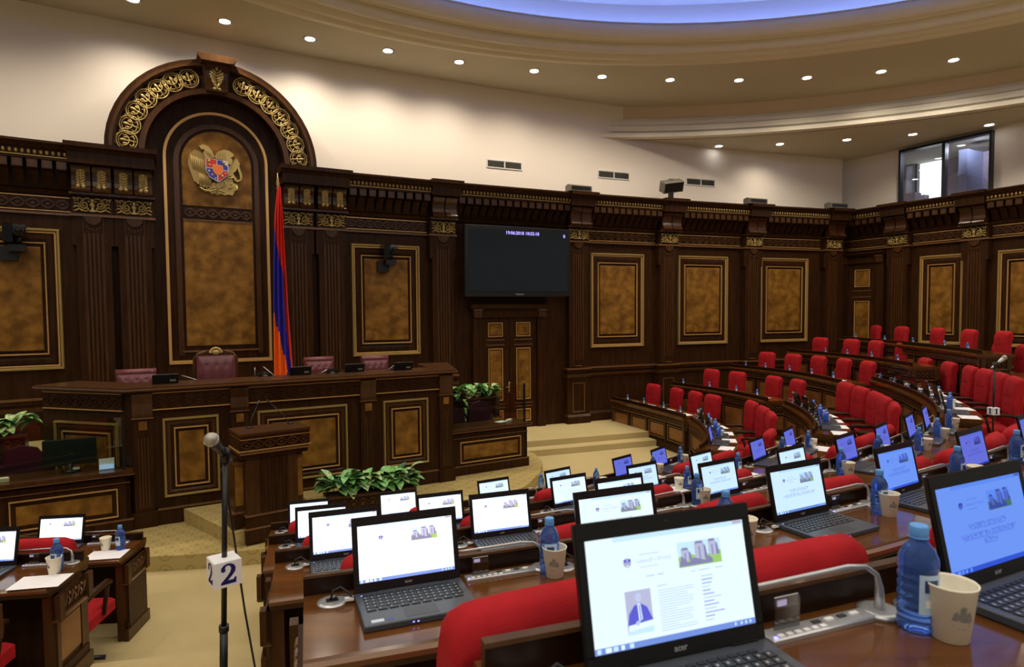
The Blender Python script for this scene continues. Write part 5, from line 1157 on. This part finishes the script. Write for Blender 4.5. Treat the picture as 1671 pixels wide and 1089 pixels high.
for px, py, k, lab in ((174, 906, 4, 'white paper on the left front desk'), (66, 950, 3, 'white paper on the left second desk'), (1222, 777, 3, 'white paper behind a red chair in the fourth row'), (1074, 782, 4, 'white paper in the innermost row of the main block'), (1098, 802, 3, 'white paper under the cup in the fourth row'), (1344, 733, 3, 'white paper at the right end of the fourth row')):
    p = at(px, py, DZ[k]); th = math.degrees(math.atan2(p.x - C0.x, C0.y - p.y)); sheet(XF(p.x, p.y, DZ[k] + .001, th + 2), lab)
# ------------------------------------------------------------------ red chairs
def red_chair():
    t = thing('delegate_chair', Matrix.Identity(4), 'x', 'chair')
    mb = MB(); prof = [(.055, .42), (.065, .75), (.06, 1.0), (.055, 1.09), (.03, 1.145), (-.015, 1.168), (-.06, 1.15), (-.085, 1.105), (-.08, 1.055), (-.045, 1.03), (-.03, .99), (-.03, .7), (-.04, .42)]
    xs = [-.236, -.230, -.214, -.18, -.1, 0, .1, .18, .214, .230, .236]; sc = [.30, .60, .82, .96, 1, 1, 1, .96, .82, .60, .30]
    rings = []
    for x, s_ in zip(xs, sc):
        r = []
        for y, z in prof:
            zz = z - (1 - s_) * .09 * (z > .9) ; yy = .005 + (y - .005) * (.55 + .45 * s_); tap = .90 + .10 * min(1, (z - .4) / .5); r.append((x * tap, yy - .04 * (z - .42), zz))
        rings.append(r)
    mb.loft(rings, 'red_fabric'); mb.build('backrest', t); b = t.children[0]
    for s_ in (-1, 1): mb = MB(); mb.tube([(s_ * .19, -.045, .45), (s_ * .2, -.055, .72), (s_ * .208, -.06, 1.03)], .020, 'red_fabric', 6); mb.build('side_piping', b)
    mb = MB()
    for j, z in enumerate((.66, .78, .90)):
        for i in range(3 if j % 2 == 0 else 2):
            x = (-.11 + .11 * i) if j % 2 == 0 else (-.055 + .11 * i); mb.ball((x, .064 - .04 * (z - .42), z), .011, 'red_dark', 6)
            for dx in (-.055, .055): mb.tube([(x, .060 - .04 * (z - .42), z), (x + dx, .058 - .04 * (z - .36), z + .06)], .0035, 'red_dark', 4)
    stuff(mb.build('button_tufts', b))
    mb = MB(); mb.cbox(-.25, .25, .0, .50, .36, .47, .03, 'red_fabric'); mb.build('seat', t)
    for s_ in (-1, 1):
        mb = MB(); mb.tube([(s_ * .27, -.05, .62), (s_ * .275, .08, .655), (s_ * .275, .33, .66), (s_ * .27, .40, .63)], [.02, .026, .026, .018], 'dark_wood', 6); mb.tube([(s_ * .265, .36, .63), (s_ * .255, .30, .40)], .018, 'dark_wood', 6); mb.build('armrest', t)
    mb = MB(); mb.lathe([(.04, .06), (.035, .36)], 'black', 8, Matrix.Translation((0, .22, 0)))
    for q in range(5): a = q * 2 * PI / 5 + .3; mb.tube([(0, .22, .09), (.27 * math.cos(a), .22 + .27 * math.sin(a), .05)], .02, 'black', 5)
    mb.build('swivel_base', t)
    return t
CH = red_chair(); first = [True]
def chair(M, label, group=None):
    if first[0]:
        first[0] = False; CH.matrix_world = M; CH['label'] = label
        if group: CH['group'] = group
        return CH
    return copy_tree(CH, M, label, group)
rc = random.Random(11)
CHT = {0: [], 1: [(19.13, 3), (21.62, -2), (24.5, 4), (28.4, 0), (32, 2), (36, 0), (40, 0)], 2: [(18.66, 0), (22.12, 2), (25.55, 0), (28.7, -3), (32.0, 4), (34.7, 0), (37.5, 5), (39.9, 0), (43.3, 0), (46.6, 3)],
       3: [(18.0, 0), (22.4, 0), (27.97, 0), (32.0, 3), (36.2, 4), (40.1, 0), (43.0, 0), (46, 0)], 4: [(17.4, 0), (22.3, 0), (28.4, 2), (33, 0), (37.5, 4), (41.1, 0), (45.2, 0)]}
for k in CHT:
    for i, (th, dy) in enumerate(CHT[k]):
        p = pol(RK[k] + .98, th); chair(XF(p.x, p.y, FZ[k], th + 2 + dy + rc.uniform(-3, 3)), 'red upholstered chair, %s from the left behind the %s' % (ORD[i], ROWS_[k]))
for k, ths in ((4, (-2.2, 2.4, 7.2)), (3, (3.4, 7.6))):
    for i, th in enumerate(ths): p = pol(RK[k] + .98, th); chair(XF(p.x, p.y, FZ[k], th), 'red chair left of the aisle, %s from the left in the %s row' % (ORD[i], 'front' if k == 4 else 'second'))
def proj(p): v = p - Vector((0, 0, CAMZ)); q = v.dot(_f0); return 835.5 + FPX * v.dot(CR) / q, 556.5 - FPX * v.dot(CU) / q
def along(P, off, z, px, py):
    best = None; n = 160; Q = [P[0] + (P[0] - P[1]).normalized() * 1.0] + P + [P[-1] + (P[-1] - P[-2]).normalized() * .6]; L = plen(Q)[-1]
    for i in range(n + 1):
        p, d = path_at(Q, L * i / n); nv = Vector((d.y, -d.x, 0)); c = p + nv * off; x, y = proj(Vector((c.x, c.y, z))); e = (x - px) ** 2 + (y - py) ** 2 * 1.5
        if best is None or e < best[0]: best = (e, c, d)
    return best[1], math.degrees(math.atan2(best[2].y, best[2].x))
# middle side block: seats along the curved desks
def seats_on(P, T, zf, n, s0, s1, name, lap=True, dark=True, extra=True, shift=.0):
    L = plen(P)[-1]
    for i in range(n):
        s = s0 + (s1 - s0) * i / max(1, n - 1); p, d = path_at(P, s); yaw = math.degrees(math.atan2(d.y, d.x)); nv = Vector((d.y, -d.x, 0))
        w_ = '%s from left at the %s' % (ORD[i], name)
        if lap:
            h = p + nv * .10; laptop_obj(XF(h.x, h.y, T, yaw), 'laptop seen from its side, ' + w_, 'B', 'violet')
            h = p + nv * .08; conf(XF(h.x, h.y, T, yaw), w_, 0)
            b = p + nv * .17 + d * .45; bottle(XF(b.x, b.y, T, yaw), 'water bottle, ' + w_, 'clear' if (name[:6] == 'third ' and i == 1) else 'blue')
            b = p + nv * .20 + d * .54; cup(XF(b.x, b.y, T, yaw), 'paper cup, ' + w_)
            b = p + nv * .33 - d * .33; sheet(XF(b.x, b.y, T + .001, yaw + rs.uniform(-8, 8)), 'white paper, ' + w_)
BLK = {4: ([(1222, 660), (1240, 669), (1244, 683), (1242, 700)], 4, 'inner desk of middle side block'), 3: ([(1377, 628), (1400, 638), (1421, 649), (1434, 657), (1438, 671)], 5, 'second desk of middle side block'),
       2: ([(1504, 600), (1543, 606), (1576, 611), (1601, 618), (1622, 629), (1640, 641)], 6, 'third desk of middle side block'), 1: ([(1629, 570), (1669, 577)], 0, 'desk behind microphone eleven')}
for k, (tops, n, nm) in BLK.items():
    P = B2[k]; L = plen(P)[-1]
    for i, (px, py) in enumerate(tops):
        zf = FZ[k] if k > 1 else .99; c, yaw = along(P, .97, zf + 1.13, px, py); chair(XF(c.x, c.y, zf, yaw + rc.uniform(-4, 4)), 'red chair, %s from the left at the %s' % (ORD[i], nm))
    if n: seats_on(P, DZ[k], FZ[k], n, .5, L - .45, nm)
for px, py, lb in ((1600, 570, 'left'), (1655, 577, 'right')):
    c, yaw = along(B2[1], .12, 1.84, px, py); conf(XF(c.x, c.y, 1.74, yaw), 'on the desk behind microphone eleven, the %s one' % lb, 0)
# far block: measured chair tops, bottles and note papers
FAR = {4: ([(1065, 623), (1103, 630), (1133, 637), (1163, 642)], [(1027, 644), (1054, 651), (1087, 655), (1115, 664)], 'lowest row of far block'),
       3: ([(1160, 600), (1202, 601), (1262, 609), (1300, 616)], [(1117, 614), (1160, 618), (1206, 624), (1240, 632)], 'second row of far block'),
       2: ([(1250, 575), (1293, 577), (1335, 581), (1374, 584), (1414, 588)], [(1219, 588), (1250, 592), (1291, 595), (1328, 600), (1364, 605)], 'third row of far block'),
       1: ([(1337, 555), (1387, 555), (1427, 557), (1472, 558), (1521, 562)], [(1348, 566), (1384, 570), (1425, 572), (1467, 577)], 'fourth row of far block'),
       0: ([(1428, 532), (1469, 532), (1527, 534), (1579, 538), (1635, 541)], [(1398, 543), (1446, 545), (1491, 546), (1544, 550), (1582, 552)], 'topmost row of far block')}
for k, (tops, bots, nm) in FAR.items():
    P = B3[k]; T = Z3[k]
    for i, (px, py) in enumerate(tops):
        c, yaw = along(P, 1.0, T + .32, px, py); chair(XF(c.x, c.y, T - .75, yaw + rc.uniform(-6, 6)) @ Matrix.Diagonal((.90, .92, .925, 1)), 'red chair, %s from the left in the %s' % (ORD[i], nm))
    for i, (px, py) in enumerate(bots):
        q, yaw = along(P, .2, T, px, py); d = Vector((math.cos(R_(yaw)), math.sin(R_(yaw)), 0))
        bottle(XF(q.x, q.y, T, 0) @ Matrix.Scale(.66, 4), 'small water bottle, %s from the left on the %s' % (ORD[i], nm))
        s2 = q - d * .16; sheet(XF(s2.x, s2.y, T + .001, math.degrees(math.atan2(d.y, d.x))), 'small white paper left of the %s bottle on the %s' % (ORD[i], nm))
# ------------------------------------------------------------------ microphone stands with number cubes
def digit(mb, ch, M, s, m):
    if ch == '1': P = [[(-.09, -.5), (.0, -.5), (.0, -.5), (.26, -.5), (.26, -.42), (.12, -.42), (.12, .5), (.02, .5), (-.24, .36), (-.24, .27), (-.09, .32), (-.09, -.42), (-.22, -.42), (-.22, -.5)]]
    else:
        P = [[(-.34, -.5), (.36, -.5), (.38, -.22), (.30, -.22), (.24, -.32), (-.02, -.32), (.2, -.10), (.33, .08), (.35, .26), (.27, .41), (.12, .49), (-.04, .5), (-.2, .45), (-.31, .33), (-.33, .19), (-.27, .11), (-.17, .11), (-.11, .18), (-.14, .28), (-.10, .38), (.0, .41), (.10, .36), (.14, .24), (.10, .08), (-.06, -.13), (-.34, -.40)]]
    for p in P: mb.add([(x * s, 0, z * s) for x, z in p], [list(range(len(p)))], m, M)
def mic_stand(px, py, D, cube, txt, zmic, mpt, label, clabel, yaw, floor, lean=(0, 0), flip=1, cyaw=0):
    d = _f0 + CR * (px - 835.5) / FPX - CU * (py - 556.5) / FPX; p = d * D; base = Vector((p.x, p.y, 0)); zc = p.z + CAMZ
    t = thing('microphone_stand', XF(base.x, base.y, floor, yaw), label, 'microphone stand'); I = t.matrix_world.inverted(); hz = zmic - floor; cz = zc - floor
    lx, lz = lean
    mb = MB(); mb.tube([(lx * (cz - z) , 0, z) for z in (.02, cz * .62)], .016, 'black', 10); mb.tube([(lx * (cz - z), 0, z) for z in (cz * .62, cz * .66)], .020, 'black', 10); mb.tube([(lx * (cz - z), 0, z) for z in (cz * .66, hz - .05)], .011, 'black', 10); mb.build('pole', t)
    mb = MB(); mb.lathe([(.13, 0), (.13, .012), (.03, .025)], 'black', 20, Matrix.Translation((lx * cz, 0, 0))); mb.build('round_foot', t)
    x0 = lx * (cz - hz)
    A = Vector((x0, 0, hz - .05)); B_ = Vector(mpt) + A
    dirv = (B_ - A).normalized()
    mb = MB(); mb.lathe([(.018, -.03), (.022, 0), (.018, .03)], 'black', 10, Matrix.Translation(A)); mb.tube([A, A + dirv * .07], .017, 'black', 8); mb.build('clip', t)
    mc = thing('handheld_microphone', t.matrix_world @ Matrix.Translation(A) @ dirv.to_track_quat('Z', 'Y').to_matrix().to_4x4(), 'silver-headed microphone held in the clip of ' + ('stand number two' if txt == '2' else 'stand number eleven'), 'microphone')
    Lm = (B_ - A).length
    mb = MB(); mb.lathe([(.010, -.05), (.012, -.03), (.017, Lm - .07), (.023, Lm - .03), (.023, Lm - .02)], 'dark_grey' if flip > 0 else 'silver', 14); mb.build('handle', mc)
    mb = MB(); mb.ball((0, 0, Lm), .029, 'mic_mesh', 14); mb.lathe([(.0295, -.003), (.0295, .003)], 'silver', 16, Matrix.Translation((0, 0, Lm))); mb.build('mesh_head', mc)
    h = cube / 2; c = thing('number_cube', t.matrix_world @ Matrix.Translation((lx * 0, 0, cz)) @ Matrix.Rotation(R_(cyaw), 4, 'Z'), clabel, 'sign'); mb = MB()
    mb.cbox(-h, h, -h, h, -h, h, .004, 'white'); mb.build('cube_body', c)
    mb = MB()
    for q in range(4):
        R = Matrix.Rotation(q * PI / 2, 4, 'Z') @ Matrix.Translation((0, -h - .0008, 0)); digit(mb, txt, R @ Matrix.Diagonal((1.5 if txt == '1' else 1, 1, 1, 1)), cube * .78, 'ink_navy')
    mb.build('digits', c)
    return t
mat('mic_mesh', (.42, .40, .33), .5, metal=.7)
z2 = CAMZ + 2.6 * (-(742 - 509) / FPX)
st = mic_stand(366, 930, 2.62, .108, '2', CAMZ - .53, (-.008, -.10, .085), 'tall black microphone stand in the left aisle with cube two', 'white cube marked 2 on the near microphone stand', 0, 1.065, (-.035, 0), cyaw=40)
mic_stand(1621, 671, 7.3, .084, '1', at(1621, 591, 2.4).z * 0 + CAMZ - 7.3 * (591 - 505) / FPX, (.11, 0, .09), 'black microphone stand behind the red chairs on the right with number cube', 'white cube marked 11 on the far microphone stand', 0, .71, (.0, 0), -1, cyaw=5)
cb = MB(); p0_ = st.matrix_world @ Vector((-.0, .02, CAMZ - .535 - 1.0 - .06))
a_ = p0_; b_ = Vector((at(395, 930, 1.5).x, 0, 0))
def onray(px, py, D): d = _f0 + CR * (px - 835.5) / FPX - CU * (py - 556.5) / FPX; return d * D + Vector((0, 0, CAMZ))
cb.tube([onray(362, 765, 2.63), onray(370, 800, 2.65), onray(378, 850, 2.66), onray(388, 920, 2.66), onray(400, 1000, 2.64), onray(416, 1089, 2.6), onray(424, 1140, 2.55), onray(420, 1230, 2.5)], .0042, 'wire_black', 6)
tag(cb.build('microphone_cable'), 'thin black cable hanging beside the near microphone stand', 'cable')
